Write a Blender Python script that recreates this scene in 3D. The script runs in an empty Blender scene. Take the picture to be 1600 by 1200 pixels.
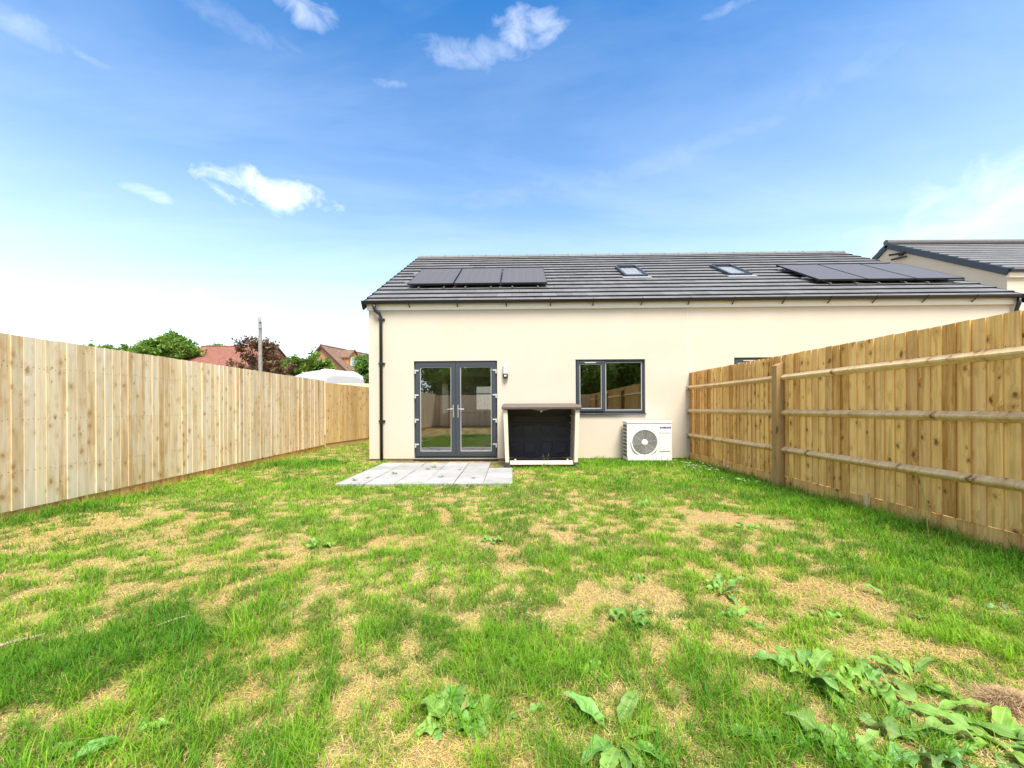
import bpy, math, random
import numpy as np
from mathutils import Vector, Matrix, Euler
random.seed(7)
R = math.radians
scene = bpy.context.scene
COL = scene.collection
CAM_H = 1.15

# ------------------------------------------------------------------ materials
def new_mat(name):
    m = bpy.data.materials.new(name); m.use_nodes = True
    nt = m.node_tree; nt.nodes.clear()
    out = nt.nodes.new('ShaderNodeOutputMaterial')
    return m, nt, out

class NT:
    """small helper to write node trees compactly"""
    def __init__(s, nt): s.nt = nt
    def n(s, typ, **kw):
        nd = s.nt.nodes.new(typ)
        for k, v in kw.items():
            if k == 'ins':
                for kk, vv in v.items():
                    if isinstance(vv, bpy.types.NodeSocket): s.nt.links.new(vv, nd.inputs[kk])
                    else: nd.inputs[kk].default_value = vv
            else: setattr(nd, k, v)
        return nd
    def math(s, op, a, b=None, c=None, clamp=False):
        nd = s.nt.nodes.new('ShaderNodeMath'); nd.operation = op; nd.use_clamp = clamp
        for i, v in enumerate((a, b, c)):
            if v is None: continue
            if isinstance(v, bpy.types.NodeSocket): s.nt.links.new(v, nd.inputs[i])
            else: nd.inputs[i].default_value = v
        return nd.outputs[0]
    def mix(s, fac, a, b, mode='MIX'):
        nd = s.nt.nodes.new('ShaderNodeMix'); nd.data_type = 'RGBA'; nd.blend_type = mode
        for i, v in ((0, fac), (6, a), (7, b)):
            if isinstance(v, bpy.types.NodeSocket): s.nt.links.new(v, nd.inputs[i])
            elif i == 0: nd.inputs[0].default_value = v
            else: nd.inputs[i].default_value = (*v, 1) if len(v) == 3 else v
        return nd.outputs[2]
    def ramp(s, fac, stops):
        nd = s.nt.nodes.new('ShaderNodeValToRGB')
        el = nd.color_ramp.elements
        while len(el) < len(stops): el.new(0.5)
        for e, (p, c) in zip(el, stops):
            e.position = p; e.color = (c, c, c, 1) if isinstance(c, (int, float)) else (*c, 1)
        s.nt.links.new(fac, nd.inputs[0])
        return nd.outputs[0]
    def noise(s, vec, scale, detail=3, rough=.55, dist=0):
        nd = s.nt.nodes.new('ShaderNodeTexNoise')
        nd.inputs['Scale'].default_value = scale; nd.inputs['Detail'].default_value = detail
        nd.inputs['Roughness'].default_value = rough; nd.inputs['Distortion'].default_value = dist
        if vec is not None: s.nt.links.new(vec, nd.inputs['Vector'])
        return nd.outputs[0]
    def link(s, a, b): s.nt.links.new(a, b)

def plain(name, col, rough=.5, metal=0, noise=0, nscale=8, bump=0, bscale=200, spec=.5):
    m, nt, out = new_mat(name); g = NT(nt)
    p = g.n('ShaderNodeBsdfPrincipled', ins={'Roughness': rough, 'Metallic': metal, 'Specular IOR Level': spec})
    g.link(p.outputs[0], out.inputs[0])
    tc = g.n('ShaderNodeTexCoord').outputs['Object']
    if noise:
        f = g.noise(tc, nscale, 5)
        a = [c * (1 - noise) for c in col]; b = [min(1, c * (1 + noise)) for c in col]
        g.link(g.mix(g.ramp(f, [(.3, 0), (.7, 1)]), a, b), p.inputs['Base Color'])
    else: p.inputs['Base Color'].default_value = (*col, 1)
    if bump:
        b = g.n('ShaderNodeBump', ins={'Strength': bump, 'Distance': .004})
        g.link(g.noise(tc, bscale, 3), b.inputs['Height']); g.link(b.outputs[0], p.inputs['Normal'])
    return m

def face_col_mat(name, rough=.7, bump=0, bscale=60, nstr=.25, nscale=20, spec=.4):
    """base colour comes from the per-face 'col' attribute (each tile / slab its own tone), mottled by noise"""
    m, nt, out = new_mat(name); g = NT(nt)
    p = g.n('ShaderNodeBsdfPrincipled', ins={'Roughness': rough, 'Specular IOR Level': spec})
    g.link(p.outputs[0], out.inputs[0])
    tc = g.n('ShaderNodeTexCoord').outputs['Object']
    at = g.n('ShaderNodeAttribute', attribute_name='col').outputs[0]
    f = g.noise(tc, nscale, 6, .65)
    k = g.ramp(f, [(.25, 1 - nstr), (.75, 1 + nstr * .6)])
    g.link(g.mix(1, at, k, 'MULTIPLY'), p.inputs['Base Color'])
    if bump:
        b = g.n('ShaderNodeBump', ins={'Strength': bump, 'Distance': .004})
        g.link(g.noise(tc, bscale, 4), b.inputs['Height']); g.link(b.outputs[0], p.inputs['Normal'])
    return m

def wood_mat(name, light, dark, grey, knot, kdens=1.0, rough=.75, kstr=.85, wstr=.55):
    """sawn softwood boards; attribute col = (tone, offset, greyness) of each board; local x across, z along the board"""
    m, nt, out = new_mat(name); g = NT(nt)
    p = g.n('ShaderNodeBsdfPrincipled', ins={'Roughness': rough, 'Specular IOR Level': .25})
    g.link(p.outputs[0], out.inputs[0])
    tc = g.n('ShaderNodeTexCoord').outputs['Object']
    at = g.n('ShaderNodeAttribute', attribute_name='col')
    sp = g.n('ShaderNodeSeparateColor', ins={0: at.outputs[0]})
    tone, off, gr = sp.outputs
    offv = g.n('ShaderNodeCombineXYZ', ins={0: 0.0, 1: g.math('MULTIPLY', off, 41.0), 2: g.math('MULTIPLY', off, 73.0)}).outputs[0]
    pos = g.n('ShaderNodeVectorMath', operation='ADD', ins={0: tc, 1: offv}).outputs[0]
    # knots: sparse voronoi cells, uneven outline and size
    wob = g.n('ShaderNodeTexNoise', ins={'Vector': pos, 'Scale': 22.0, 'Detail': 2.0}).outputs[1]
    wp0 = g.n('ShaderNodeVectorMath', operation='ADD', ins={0: pos, 1: g.n('ShaderNodeVectorMath', operation='SCALE', ins={0: g.n('ShaderNodeVectorMath', operation='SUBTRACT', ins={0: wob, 1: (.5, .5, .5)}).outputs[0], 'Scale': .045}).outputs[0]}).outputs[0]
    kp = g.n('ShaderNodeMapping', ins={'Vector': wp0, 'Scale': (9.5, 3.0, 3.6 * kdens)}).outputs[0]
    vo = g.n('ShaderNodeTexVoronoi', feature='F1', ins={'Vector': kp, 'Scale': 1.0, 'Randomness': 1.0})
    siz = g.math('ADD', g.n('ShaderNodeSeparateColor', ins={0: vo.outputs['Color']}).outputs[0], .35)
    kd = g.math('DIVIDE', vo.outputs['Distance'], siz)
    ring = g.ramp(kd, [(.0, 1), (.09, .85), (.19, 0)])
    halo = g.ramp(kd, [(.08, 1), (.5, 0)])
    # grain, bending round the knots
    bend = g.math('MULTIPLY', g.math('POWER', halo, 2.0), .5)
    gpos = g.n('ShaderNodeVectorMath', operation='ADD', ins={0: pos, 1: g.n('ShaderNodeCombineXYZ', ins={0: g.math('MULTIPLY', bend, .16), 1: 0.0, 2: bend}).outputs[0]}).outputs[0]
    gp = g.n('ShaderNodeMapping', ins={'Vector': gpos, 'Scale': (110.0, 30.0, 2.2)}).outputs[0]
    fine = g.noise(gp, 1.0, 5, .65, .3)
    gp2 = g.n('ShaderNodeMapping', ins={'Vector': gpos, 'Scale': (34.0, 9.0, .9)}).outputs[0]
    broad = g.noise(gp2, 1.0, 3, .5, 1.0)
    gp3 = g.n('ShaderNodeMapping', ins={'Vector': pos, 'Scale': (9.0, 9.0, 2.2)}).outputs[0]
    patch = g.noise(gp3, 1.0, 3, .55, .8)
    f = g.math('ADD', g.math('MULTIPLY', g.ramp(fine, [(.32, 0), (.68, 1)]), .30), g.math('MULTIPLY', g.ramp(broad, [(.36, 0), (.64, 1)]), .46))
    f = g.math('ADD', f, g.math('MULTIPLY', g.ramp(patch, [(.42, 0), (.68, 1)]), .34))
    f = g.math('ADD', g.math('MULTIPLY', g.math('SUBTRACT', tone, .5), .85), f, clamp=True)
    c = g.mix(f, light, dark)
    # weathered, greyer patches
    wp = g.n('ShaderNodeMapping', ins={'Vector': pos, 'Scale': (7.0, 5.0, 1.0)}).outputs[0]
    wn = g.ramp(g.noise(wp, 1.0, 4, .6, .5), [(.4, 0), (.66, 1)])
    c = g.mix(g.math('MULTIPLY', g.math('ADD', g.math('MULTIPLY', wn, wstr), g.math('MULTIPLY', gr, .8), clamp=True), .75), c, grey)
    c = g.mix(g.math('MULTIPLY', g.math('POWER', halo, 1.5), .55), c, dark)
    c = g.mix(g.math('MULTIPLY', ring, kstr), c, knot)
    g.link(c, p.inputs['Base Color'])
    b = g.n('ShaderNodeBump', ins={'Strength': .35, 'Distance': .004})
    g.link(g.math('ADD', fine, g.math('MULTIPLY', ring, .5)), b.inputs['Height']); g.link(b.outputs[0], p.inputs['Normal'])
    return m

def leaf_mat(name, trans=.35, rough=.5, spec=.3):
    """colour from the per-face 'col' attribute (leaf to leaf variation), thin translucent leaf"""
    m, nt, out = new_mat(name); g = NT(nt)
    at = g.n('ShaderNodeAttribute', attribute_name='col').outputs[0]
    p = g.n('ShaderNodeBsdfPrincipled', ins={'Base Color': at, 'Roughness': rough, 'Specular IOR Level': spec})
    t = g.n('ShaderNodeBsdfTranslucent', ins={'Color': at})
    mx = g.n('ShaderNodeMixShader', ins={0: trans, 1: p.outputs[0], 2: t.outputs[0]})
    g.link(mx.outputs[0], out.inputs[0])
    return m

def glass_mat(name, refl=.2, tint=(.8, .86, .84), fres=.9):
    m, nt, out = new_mat(name); g = NT(nt)
    tr = g.n('ShaderNodeBsdfTransparent', ins={'Color': (*tint, 1)})
    gl = g.n('ShaderNodeBsdfGlossy', ins={'Color': (1, 1, 1, 1), 'Roughness': .0})
    fr = g.n('ShaderNodeFresnel', ins={'IOR': 1.5})
    f = g.math('ADD', g.math('MULTIPLY', fr.outputs[0], fres), refl, clamp=True)
    mx = g.n('ShaderNodeMixShader', ins={0: f, 1: tr.outputs[0], 2: gl.outputs[0]})
    g.link(mx.outputs[0], out.inputs[0])
    return m

def stucco_mat():
    m, nt, out = new_mat('cream_render'); g = NT(nt)
    p = g.n('ShaderNodeBsdfPrincipled', ins={'Roughness': .9, 'Specular IOR Level': .2})
    g.link(p.outputs[0], out.inputs[0])
    tc = g.n('ShaderNodeTexCoord').outputs['Object']
    f = g.noise(tc, .9, 5, .6); f2 = g.noise(tc, 90, 3, .7)
    c = g.mix(g.ramp(f, [(.3, 0), (.7, 1)]), (.55, .478, .385), (.59, .522, .43))
    c = g.mix(g.ramp(f2, [(.35, .16), (.6, 0)]), c, (.50, .41, .29))
    # faint rain streaks running down from the eaves
    sm = g.n('ShaderNodeMapping', ins={'Vector': tc, 'Scale': (5.0, 1.0, .22)}).outputs[0]
    st = g.ramp(g.noise(sm, 1.0, 5, .6), [(.52, 0), (.72, .14)])
    c = g.mix(st, c, (.52, .47, .38))
    # splash-back dirt just above the ground
    sz = g.n('ShaderNodeSeparateXYZ', ins={0: tc}).outputs[2]
    d = g.math('MULTIPLY', g.ramp(g.math('ADD', sz, g.math('MULTIPLY', f, .35)), [(.2, .45), (.55, 0)]), 1.0)
    c = g.mix(d, c, (.62, .52, .36))
    g.link(c, p.inputs['Base Color'])
    b = g.n('ShaderNodeBump', ins={'Strength': .5, 'Distance': .004})
    g.link(g.noise(tc, 140, 4, .7), b.inputs['Height']); g.link(b.outputs[0], p.inputs['Normal'])
    return m

def brick_mat(name, c1, c2, mortar, sx=4.2, gap=.02):
    m, nt, out = new_mat(name); g = NT(nt)
    p = g.n('ShaderNodeBsdfPrincipled', ins={'Roughness': .9})
    g.link(p.outputs[0], out.inputs[0])
    tc = g.n('ShaderNodeTexCoord').outputs['Object']
    s = g.n('ShaderNodeSeparateXYZ', ins={0: tc}).outputs
    v = g.n('ShaderNodeCombineXYZ', ins={0: g.math('ADD', s[0], s[1]), 1: s[2], 2: 0.0}).outputs[0]
    bk = g.n('ShaderNodeTexBrick', ins={'Vector': v, 'Color1': (*c1, 1), 'Color2': (*c2, 1), 'Mortar': (*mortar, 1), 'Scale': sx, 'Mortar Size': gap, 'Brick Width': .9, 'Row Height': .3})
    g.link(g.mix(1, bk.outputs[0], g.ramp(g.noise(tc, 3, 4), [(.3, .75), (.7, 1.2)]), 'MULTIPLY'), p.inputs['Base Color'])
    return m

M = {}
M['render'] = stucco_mat()
M['fascia'] = plain('fascia_paint', (.72, .68, .60), .5, noise=.03)
M['tile'] = face_col_mat('roof_tile', .62, .3, 90, .22, 6, .5)
M['black'] = plain('black_plastic', (.012, .013, .015), .35)
M['anthracite'] = plain('anthracite_frame', (.040, .048, .060), .38, noise=.06, nscale=3)
M['glass'] = glass_mat('window_glass', .23)
M['skyglass'] = glass_mat('roof_glass', .02, (.78, .79, .79), .25)
M['gasket'] = plain('pale_glazing_bead', (.45, .45, .43), .5)
M['chrome'] = plain('brushed_steel', (.72, .72, .72), .28, 1)
M['white'] = plain('white_paint', (.80, .80, .79), .4, noise=.03)
M['whitebody'] = plain('white_coated_steel', (.68, .67, .65), .42, noise=.03, nscale=3)
M['galv'] = plain('galvanised_steel', (.45, .47, .48), .45, .7, noise=.15, nscale=30)
M['panel'] = None
M['alu'] = plain('dark_anodised_frame', (.02, .02, .022), .35, .3)
M['rail_alu'] = plain('mounting_rail', (.55, .55, .55), .4, .8)
M['plinth'] = brick_mat('plinth_brick', (.03, .028, .03), (.05, .045, .045), (.09, .085, .08))
M['slab'] = face_col_mat('concrete_slab', .85, .35, 120, .22, 5, .2)
M['interior'] = plain('interior_plaster', (.62, .58, .53), .9)
M['interior_floor'] = plain('interior_floor', (.16, .12, .09), .5, noise=.2)
M['worktop'] = plain('worktop', (.05, .04, .035), .4)
M['wood_pale'] = wood_mat('pale_fence_timber', (.98, .77, .45), (.56, .33, .11), (.95, .83, .64), (.34, .175, .06), 1.7, kstr=.66, wstr=.8)
M['wood_mid'] = wood_mat('shaded_fence_timber', (.72, .52, .24), (.40, .24, .08), (.56, .43, .25), (.15, .07, .02), 1.3)  # unweathered gold, with the house's shade in the passage mixed into the tones
M['wood_gold'] = wood_mat('golden_fence_timber', (.99, .63, .20), (.40, .165, .024), (.86, .56, .24), (.09, .032, .009), 1.7, wstr=.4)
M['wood_rail'] = wood_mat('fence_rail_timber', (.90, .65, .33), (.46, .27, .09), (.72, .56, .34), (.12, .06, .02), .6)
M['leaf'] = leaf_mat('leaf')
M['grass'] = leaf_mat('grass_blade', .35, .55, .25)
M['straw'] = leaf_mat('straw_blade', .2, .8, .1)
M['dock'] = leaf_mat('dock_leaf', .3, .55, .35)
M['bark'] = plain('bark', (.09, .07, .05), .9, noise=.4, nscale=12, bump=.6, bscale=30)
M['polewood'] = plain('weathered_pole', (.26, .24, .21), .85, noise=.25, nscale=10)
M['redtile'] = brick_mat('red_roof_tile', (.27, .10, .062), (.21, .08, .05), (.10, .045, .035), 3.0, .03)
M['browntile'] = brick_mat('brown_roof_tile', (.23, .13, .085), (.17, .10, .07), (.08, .05, .035), 3.0, .03)
M['brick'] = brick_mat('red_brick', (.42, .19, .09), (.33, .14, .07), (.4, .34, .27))
M['orangewood'] = plain('orange_boarding', (.50, .25, .07), .7)
M['vanpaint'] = plain('white_van_paint', (.48, .49, .50), .25, noise=.02, nscale=2)
M['vanglass'] = plain('dark_vehicle_glass', (.02, .025, .03), .08)
M['rubber'] = plain('rubber', (.02, .02, .02), .8)
M['keter_dark'] = plain('dark_resin', (.045, .041, .055), .55, bump=.3, bscale=160)
M['keter_beige'] = plain('beige_resin', (.62, .55, .43), .6, noise=.06, nscale=6, bump=.3, bscale=200)
M['keter_lid'] = plain('brown_resin', (.12, .092, .077), .6, noise=.08, bump=.3, bscale=200)
M['grille'] = plain('grey_fan_guard', (.38, .37, .35), .5)
M['cavity'] = plain('fan_cavity', (.10, .10, .10), .8)
M['fan'] = plain('grey_fan_blade', (.28, .27, .26), .5)
M['logo_blue'] = plain('blue_lettering', (.015, .03, .16), .5)
M['lampwhite'] = plain('lamp_diffuser', (.52, .53, .55), .35)
M['flower'] = leaf_mat('white_petal', .3)

M['wood_post'] = wood_mat('fence_post_timber', (.46, .29, .115), (.26, .145, .045), (.36, .25, .13), (.07, .03, .01), .6)
M['nail'] = plain('rusty_nail', (.12, .075, .045), .6, .3)
def panel_mat():
    m, nt, out = new_mat('solar_cells'); g = NT(nt)
    tc = g.n('ShaderNodeTexCoord').outputs['Object']
    s = g.n('ShaderNodeSeparateXYZ', ins={0: tc}).outputs
    lx = g.math('LESS_THAN', g.math('PINGPONG', s[0], .09), .0025); ly = g.math('LESS_THAN', g.math('PINGPONG', s[1], .09), .0025)
    c = g.mix(g.math('MAXIMUM', lx, ly), (.05, .045, .046), (.10, .095, .095))
    p = g.n('ShaderNodeBsdfPrincipled', ins={'Base Color': c, 'Roughness': .55, 'Specular IOR Level': 1.0})
    g.link(p.outputs[0], out.inputs[0]); return m
M['panel'] = panel_mat()

# ------------------------------------------------------------------ mesh builder
class MB:
    def __init__(s): s.v = []; s.f = []; s.c = []; s.mi = []
    def add(s, vs, fs, col=(.5, .5, .5), mi=0):
        o = len(s.v); s.v += [tuple(v) for v in vs]
        for f in fs: s.f.append([i + o for i in f]); s.c.append(col); s.mi.append(mi)
    def box(s, a, b, col=(.5, .5, .5), mi=0, mat=None):
        (x0, y0, z0), (x1, y1, z1) = a, b
        vs = [Vector(p) for p in ((x0, y0, z0), (x1, y0, z0), (x1, y1, z0), (x0, y1, z0), (x0, y0, z1), (x1, y0, z1), (x1, y1, z1), (x0, y1, z1))]
        if mat is not None: vs = [mat @ v for v in vs]
        s.add(vs, [(0, 3, 2, 1), (4, 5, 6, 7), (0, 1, 5, 4), (1, 2, 6, 5), (2, 3, 7, 6), (3, 0, 4, 7)], col, mi)
    def hexa(s, lo, hi, col=(.5, .5, .5), mi=0):
        s.add(list(lo) + list(hi), [(0, 3, 2, 1), (4, 5, 6, 7), (0, 1, 5, 4), (1, 2, 6, 5), (2, 3, 7, 6), (3, 0, 4, 7)], col, mi)
    def prism(s, prof, axis, a, b, col=(.5, .5, .5), mi=0, caps=True):
        """extrude a 2-D profile along an axis ('x','y','z'); profile coordinates are the other two axes in order"""
        n = len(prof)
        def P(p, t): return {'x': (t, p[0], p[1]), 'y': (p[0], t, p[1]), 'z': (p[0], p[1], t)}[axis]
        vs = [P(p, a) for p in prof] + [P(p, b) for p in prof]
        fs = [(i, (i + 1) % n, n + (i + 1) % n, n + i) for i in range(n)]
        if caps: fs += [tuple(reversed(range(n))), tuple(range(n, 2 * n))]
        s.add(vs, fs, col, mi)
    def tube(s, pts, r, seg=10, col=(.5, .5, .5), mi=0, caps=True):
        pts = [Vector(p) for p in pts]; rs = r if isinstance(r, (list, tuple)) else [r] * len(pts)
        rings = []
        up = Vector((0, 0, 1))
        for i, p in enumerate(pts):
            d = (pts[min(i + 1, len(pts) - 1)] - pts[max(i - 1, 0)]).normalized()
            a = d.cross(up if abs(d.z) < .9 else Vector((0, 1, 0))).normalized(); b = a.cross(d)
            rings.append([p + (a * math.cos(t) + b * math.sin(t)) * rs[i] for t in [2 * math.pi * k / seg for k in range(seg)]])
        vs = [v for rg in rings for v in rg]; fs = []
        for i in range(len(pts) - 1):
            for k in range(seg):
                fs.append((i * seg + k, i * seg + (k + 1) % seg, (i + 1) * seg + (k + 1) % seg, (i + 1) * seg + k))
        if caps: fs += [tuple(reversed(range(seg))), tuple((len(pts) - 1) * seg + k for k in range(seg))]
        s.add(vs, fs, col, mi)
    def lathe(s, prof, origin, axis='y', seg=32, col=(.5, .5, .5), mi=0):
        """revolve (r, t) profile round an axis through origin"""
        o = Vector(origin); vs = []; n = len(prof)
        for k in range(seg):
            t = 2 * math.pi * k / seg; c, sn = math.cos(t), math.sin(t)
            for r, h in prof:
                q = {'y': (r * c, h, r * sn), 'z': (r * c, r * sn, h), 'x': (h, r * c, r * sn)}[axis]
                vs.append(o + Vector(q))
        fs = []
        for k in range(seg):
            k2 = (k + 1) % seg
            for i in range(n - 1): fs.append((k * n + i, k * n + i + 1, k2 * n + i + 1, k2 * n + i))
        s.add(vs, fs, col, mi)
    def build(s, name, mats, parent=None, bevel=0, smooth=False, seg=2):
        me = bpy.data.meshes.new(name); me.from_pydata(s.v, [], s.f)
        if not isinstance(mats, (list, tuple)): mats = [mats]
        for m in mats: me.materials.append(m)
        at = me.attributes.new('col', 'FLOAT_COLOR', 'FACE')
        at.data.foreach_set('color', np.array([(*c, 1) for c in s.c], dtype=np.float32).ravel())
        me.polygons.foreach_set('material_index', s.mi)
        if smooth: me.polygons.foreach_set('use_smooth', [True] * len(me.polygons))
        me.update()
        ob = bpy.data.objects.new(name, me); COL.objects.link(ob)
        if parent: ob.parent = parent
        if bevel:
            b = ob.modifiers.new('edge', 'BEVEL'); b.width = bevel; b.segments = seg; b.limit_method = 'ANGLE'; b.angle_limit = R(40); b.harden_normals = False
        return ob

def np_mesh(name, verts, loops, starts, cols, mat, parent=None, smooth=False):
    """fast mesh from numpy arrays; cols is per face (n,3)"""
    me = bpy.data.meshes.new(name)
    me.vertices.add(len(verts)); me.vertices.foreach_set('co', verts.astype(np.float32).ravel())
    me.loops.add(len(loops)); me.loops.foreach_set('vertex_index', loops.astype(np.int32))
    me.polygons.add(len(starts)); me.polygons.foreach_set('loop_start', starts.astype(np.int32))
    me.update(calc_edges=True)
    c4 = np.ones((len(cols), 4), np.float32); c4[:, :3] = cols
    at = me.attributes.new('col', 'FLOAT_COLOR', 'FACE'); at.data.foreach_set('color', c4.ravel())
    if smooth: me.polygons.foreach_set('use_smooth', np.ones(len(starts), bool))
    me.materials.append(mat)
    ob = bpy.data.objects.new(name, me); COL.objects.link(ob)
    if parent: ob.parent = parent
    return ob

def tag(o, label=None, cat=None, group=None, kind=None):
    if label: o['label'] = label
    if cat: o['category'] = cat
    if group: o['group'] = group
    if kind: o['kind'] = kind
    return o

def empty(name, loc=(0, 0, 0), rz=0, label=None, cat=None, group=None):
    o = bpy.data.objects.new(name, None); COL.objects.link(o)
    o.location = loc; o.rotation_euler = (0, 0, rz); o.empty_display_size = .2
    return tag(o, label, cat, group)

def copy_tree(o, parent=None):
    kids = [c for c in o.children]
    c = o.copy(); COL.objects.link(c)
    if parent: c.parent = parent
    for k in kids: copy_tree(k, c)
    return c

# ------------------------------------------------------------------ value noise in numpy
def _hash(ix, iy, seed):
    h = (ix.astype(np.int64) * 374761393 + iy.astype(np.int64) * 668265263 + seed * 974634719) & 0x7fffffff
    h = (h ^ (h >> 13)) * 1274126177 & 0x7fffffff
    return ((h ^ (h >> 16)) & 0xffff) / 65535.0
def vnoise(x, y, seed=0):
    ix, iy = np.floor(x), np.floor(y); fx, fy = x - ix, y - iy
    fx = fx * fx * (3 - 2 * fx); fy = fy * fy * (3 - 2 * fy)
    a, b = _hash(ix, iy, seed), _hash(ix + 1, iy, seed); c, d = _hash(ix, iy + 1, seed), _hash(ix + 1, iy + 1, seed)
    return (a * (1 - fx) + b * fx) * (1 - fy) + (c * (1 - fx) + d * fx) * fy
def fbm(x, y, seed=0, oct=4):
    t = 0; a = .5; n = 0
    for i in range(oct):
        t = t + a * vnoise(x * 2 ** i, y * 2 ** i, seed + i * 17); n += a; a *= .55
    return t / n

# ------------------------------------------------------------------ ground
FENCE_L = lambda y: -5.05 - .024 * y       # inner face of the left fence at depth y
FENCE_R = lambda y: 3.91 - .0146 * y
BARE = [  # x, y, rx, ry, tilt, strength: dry or bare areas of the lawn
    (2.22, 3.84, .60, .24, -.5, 2.4), (1.42, 2.72, .42, .16, -.4, .75), (.60, 2.28, .34, .30, .2, .85), (.86, 1.95, .38, .16, -.6, .8),
    (1.62, 2.36, .30, .22, -.7, .85), (1.35, 2.20, .25, .14, -.2, .7), (-3.76, 6.45, .9, .42, 0, .95), (-4.2, 3.6, .75, 1.0, 0, .8),
    (-3.2, 3.2, .5, .45, .3, .55), (-2.3, 2.45, .4, .25, .4, .5), (1.85, 1.40, .22, .12, -.5, .9), (1.15, 1.42, .30, .09, -.4, .7),
    (-2.1, 1.85, .3, .2, 0, .45), (2.25, 2.1, .3, .10, -.2, .6), (-.4, 2.2, .5, .2, .2, .4), (.2, 6.8, .25, .7, 0, .85),
    (-1.3, 4.7, 1.3, .3, .1, .35), (-.9, 1.35, .3, .12, 0, .5), (-2.9, 7.7, .35, .5, 0, .7)]
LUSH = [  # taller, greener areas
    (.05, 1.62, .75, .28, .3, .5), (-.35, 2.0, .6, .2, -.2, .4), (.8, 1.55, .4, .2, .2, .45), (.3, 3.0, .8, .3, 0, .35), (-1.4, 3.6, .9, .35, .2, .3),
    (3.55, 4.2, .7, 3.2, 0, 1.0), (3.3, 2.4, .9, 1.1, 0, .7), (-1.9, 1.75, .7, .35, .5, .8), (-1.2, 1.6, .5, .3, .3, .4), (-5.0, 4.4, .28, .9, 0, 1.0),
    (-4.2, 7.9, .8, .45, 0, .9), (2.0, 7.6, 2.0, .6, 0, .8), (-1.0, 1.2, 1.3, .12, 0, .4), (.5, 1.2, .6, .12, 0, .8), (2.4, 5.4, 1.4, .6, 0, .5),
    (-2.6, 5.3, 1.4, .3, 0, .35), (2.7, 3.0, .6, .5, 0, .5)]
def blobs(lst, x, y):
    t = np.zeros_like(x)
    for bx, by, rx, ry, tl, st in lst:
        dx, dy = x - bx, y - by; c, s = math.cos(tl), math.sin(tl)
        u = (dx * c + dy * s) / rx; v = (-dx * s + dy * c) / ry
        d = np.sqrt(u * u + v * v)
        t = np.maximum(t, st * np.clip(1.5 - d, 0, 1))
    return t
def ground_z(x, y):
    z = (fbm(x * .8, y * .8, 5, 3) - .5) * .07 + (fbm(x * 5, y * 5, 9, 2) - .5) * .025
    near_house = np.clip((7.5 - y) / 1.0, 0, 1) * 1.0
    g = np.clip((np.abs(x) - 9) / 20, 0, 1)
    z = z * (0.25 + .75 * near_house) * (1 - g)
    # flat under the patio
    px = np.clip(1 - np.maximum(np.maximum(-2.9 - x, x - .3), np.maximum(5.4 - y, y - 9)) / .3, 0, 1)
    return z * (1 - px) - .012 * px
def green_mask(x, y):
    wx = x + (vnoise(x * 6, y * 6, 61) - .5) * .12; wy = y + (vnoise(x * 6, y * 6, 62) - .5) * .12
    n = fbm(x * 1.0, y * 1.0, 21, 2) * .12 + fbm(x * 3.2, y * 3.6, 33, 2) * .16 + vnoise(wx * 8.5, wy * 9.0, 47) * .36 + vnoise(wx * 18.0, wy * 19.0, 48) * .36
    m = (n - .490) * 4.8 + .69
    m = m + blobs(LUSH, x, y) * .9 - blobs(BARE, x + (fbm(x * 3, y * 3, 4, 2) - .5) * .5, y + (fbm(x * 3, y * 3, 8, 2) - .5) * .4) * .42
    m = m + np.clip((y - 4.2) / 4, 0, .25)
    return np.clip(m, 0, 1)

def make_ground():
    ax = np.concatenate([[-400, -200, -100, -60, -40, -28, -20, -14, -10, -8], np.arange(-6.6, 6.61, .06), [8, 10, 14, 20, 28, 40, 60, 100, 200, 400]])
    ay = np.concatenate([[-400, -150, -60, -30, -18, -12, -9], np.arange(-7, -.1, .4), np.arange(0, 9, .055), np.arange(9, 14, .2), [15, 17, 20, 25, 32, 40, 55, 80, 130, 220, 400]])
    X, Y = np.meshgrid(ax, ay); Z = ground_z(X, Y)
    v = np.stack([X, Y, Z], -1).reshape(-1, 3); nx, ny = len(ax), len(ay)
    i = (np.arange(ny - 1)[:, None] * nx + np.arange(nx - 1)[None]).ravel()
    loops = np.stack([i, i + 1, i + nx + 1, i + nx], -1).ravel(); starts = np.arange(len(i)) * 4
    m, nt, out = new_mat('dry_lawn_soil'); g = NT(nt)
    p = g.n('ShaderNodeBsdfPrincipled', ins={'Roughness': .95, 'Specular IOR Level': .1}); g.link(p.outputs[0], out.inputs[0])
    tc = g.n('ShaderNodeTexCoord').outputs['Object']
    a = g.noise(tc, 1.4, 5, .6); b = g.noise(tc, 45, 5, .7); c3 = g.noise(tc, 160, 3, .7)
    c = g.mix(g.ramp(a, [(.3, 0), (.7, 1)]), (.60, .41, .155), (.66, .49, .26))
    c = g.mix(g.ramp(b, [(.36, .75), (.55, 0)]), c, (.26, .17, .075))
    c = g.mix(g.ramp(c3, [(.38, .6), (.52, 0)]), c, (.17, .115, .06))
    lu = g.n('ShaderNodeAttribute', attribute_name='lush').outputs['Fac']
    c = g.mix(g.ramp(lu, [(.35, 0), (.95, .8)]), c, (.16, .15, .04))  # dark soil under green tufts, with shade between the blades painted in
    g.link(c, p.inputs['Base Color'])
    bm = g.n('ShaderNodeBump', ins={'Strength': .9, 'Distance': .02}); g.link(g.math('ADD', b, c3), bm.inputs['Height']); g.link(bm.outputs[0], p.inputs['Normal'])
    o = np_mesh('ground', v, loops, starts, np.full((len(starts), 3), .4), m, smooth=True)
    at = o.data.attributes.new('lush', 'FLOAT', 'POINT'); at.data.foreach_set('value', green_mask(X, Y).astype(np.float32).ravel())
    tag(o, kind='structure')
make_ground()

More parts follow.
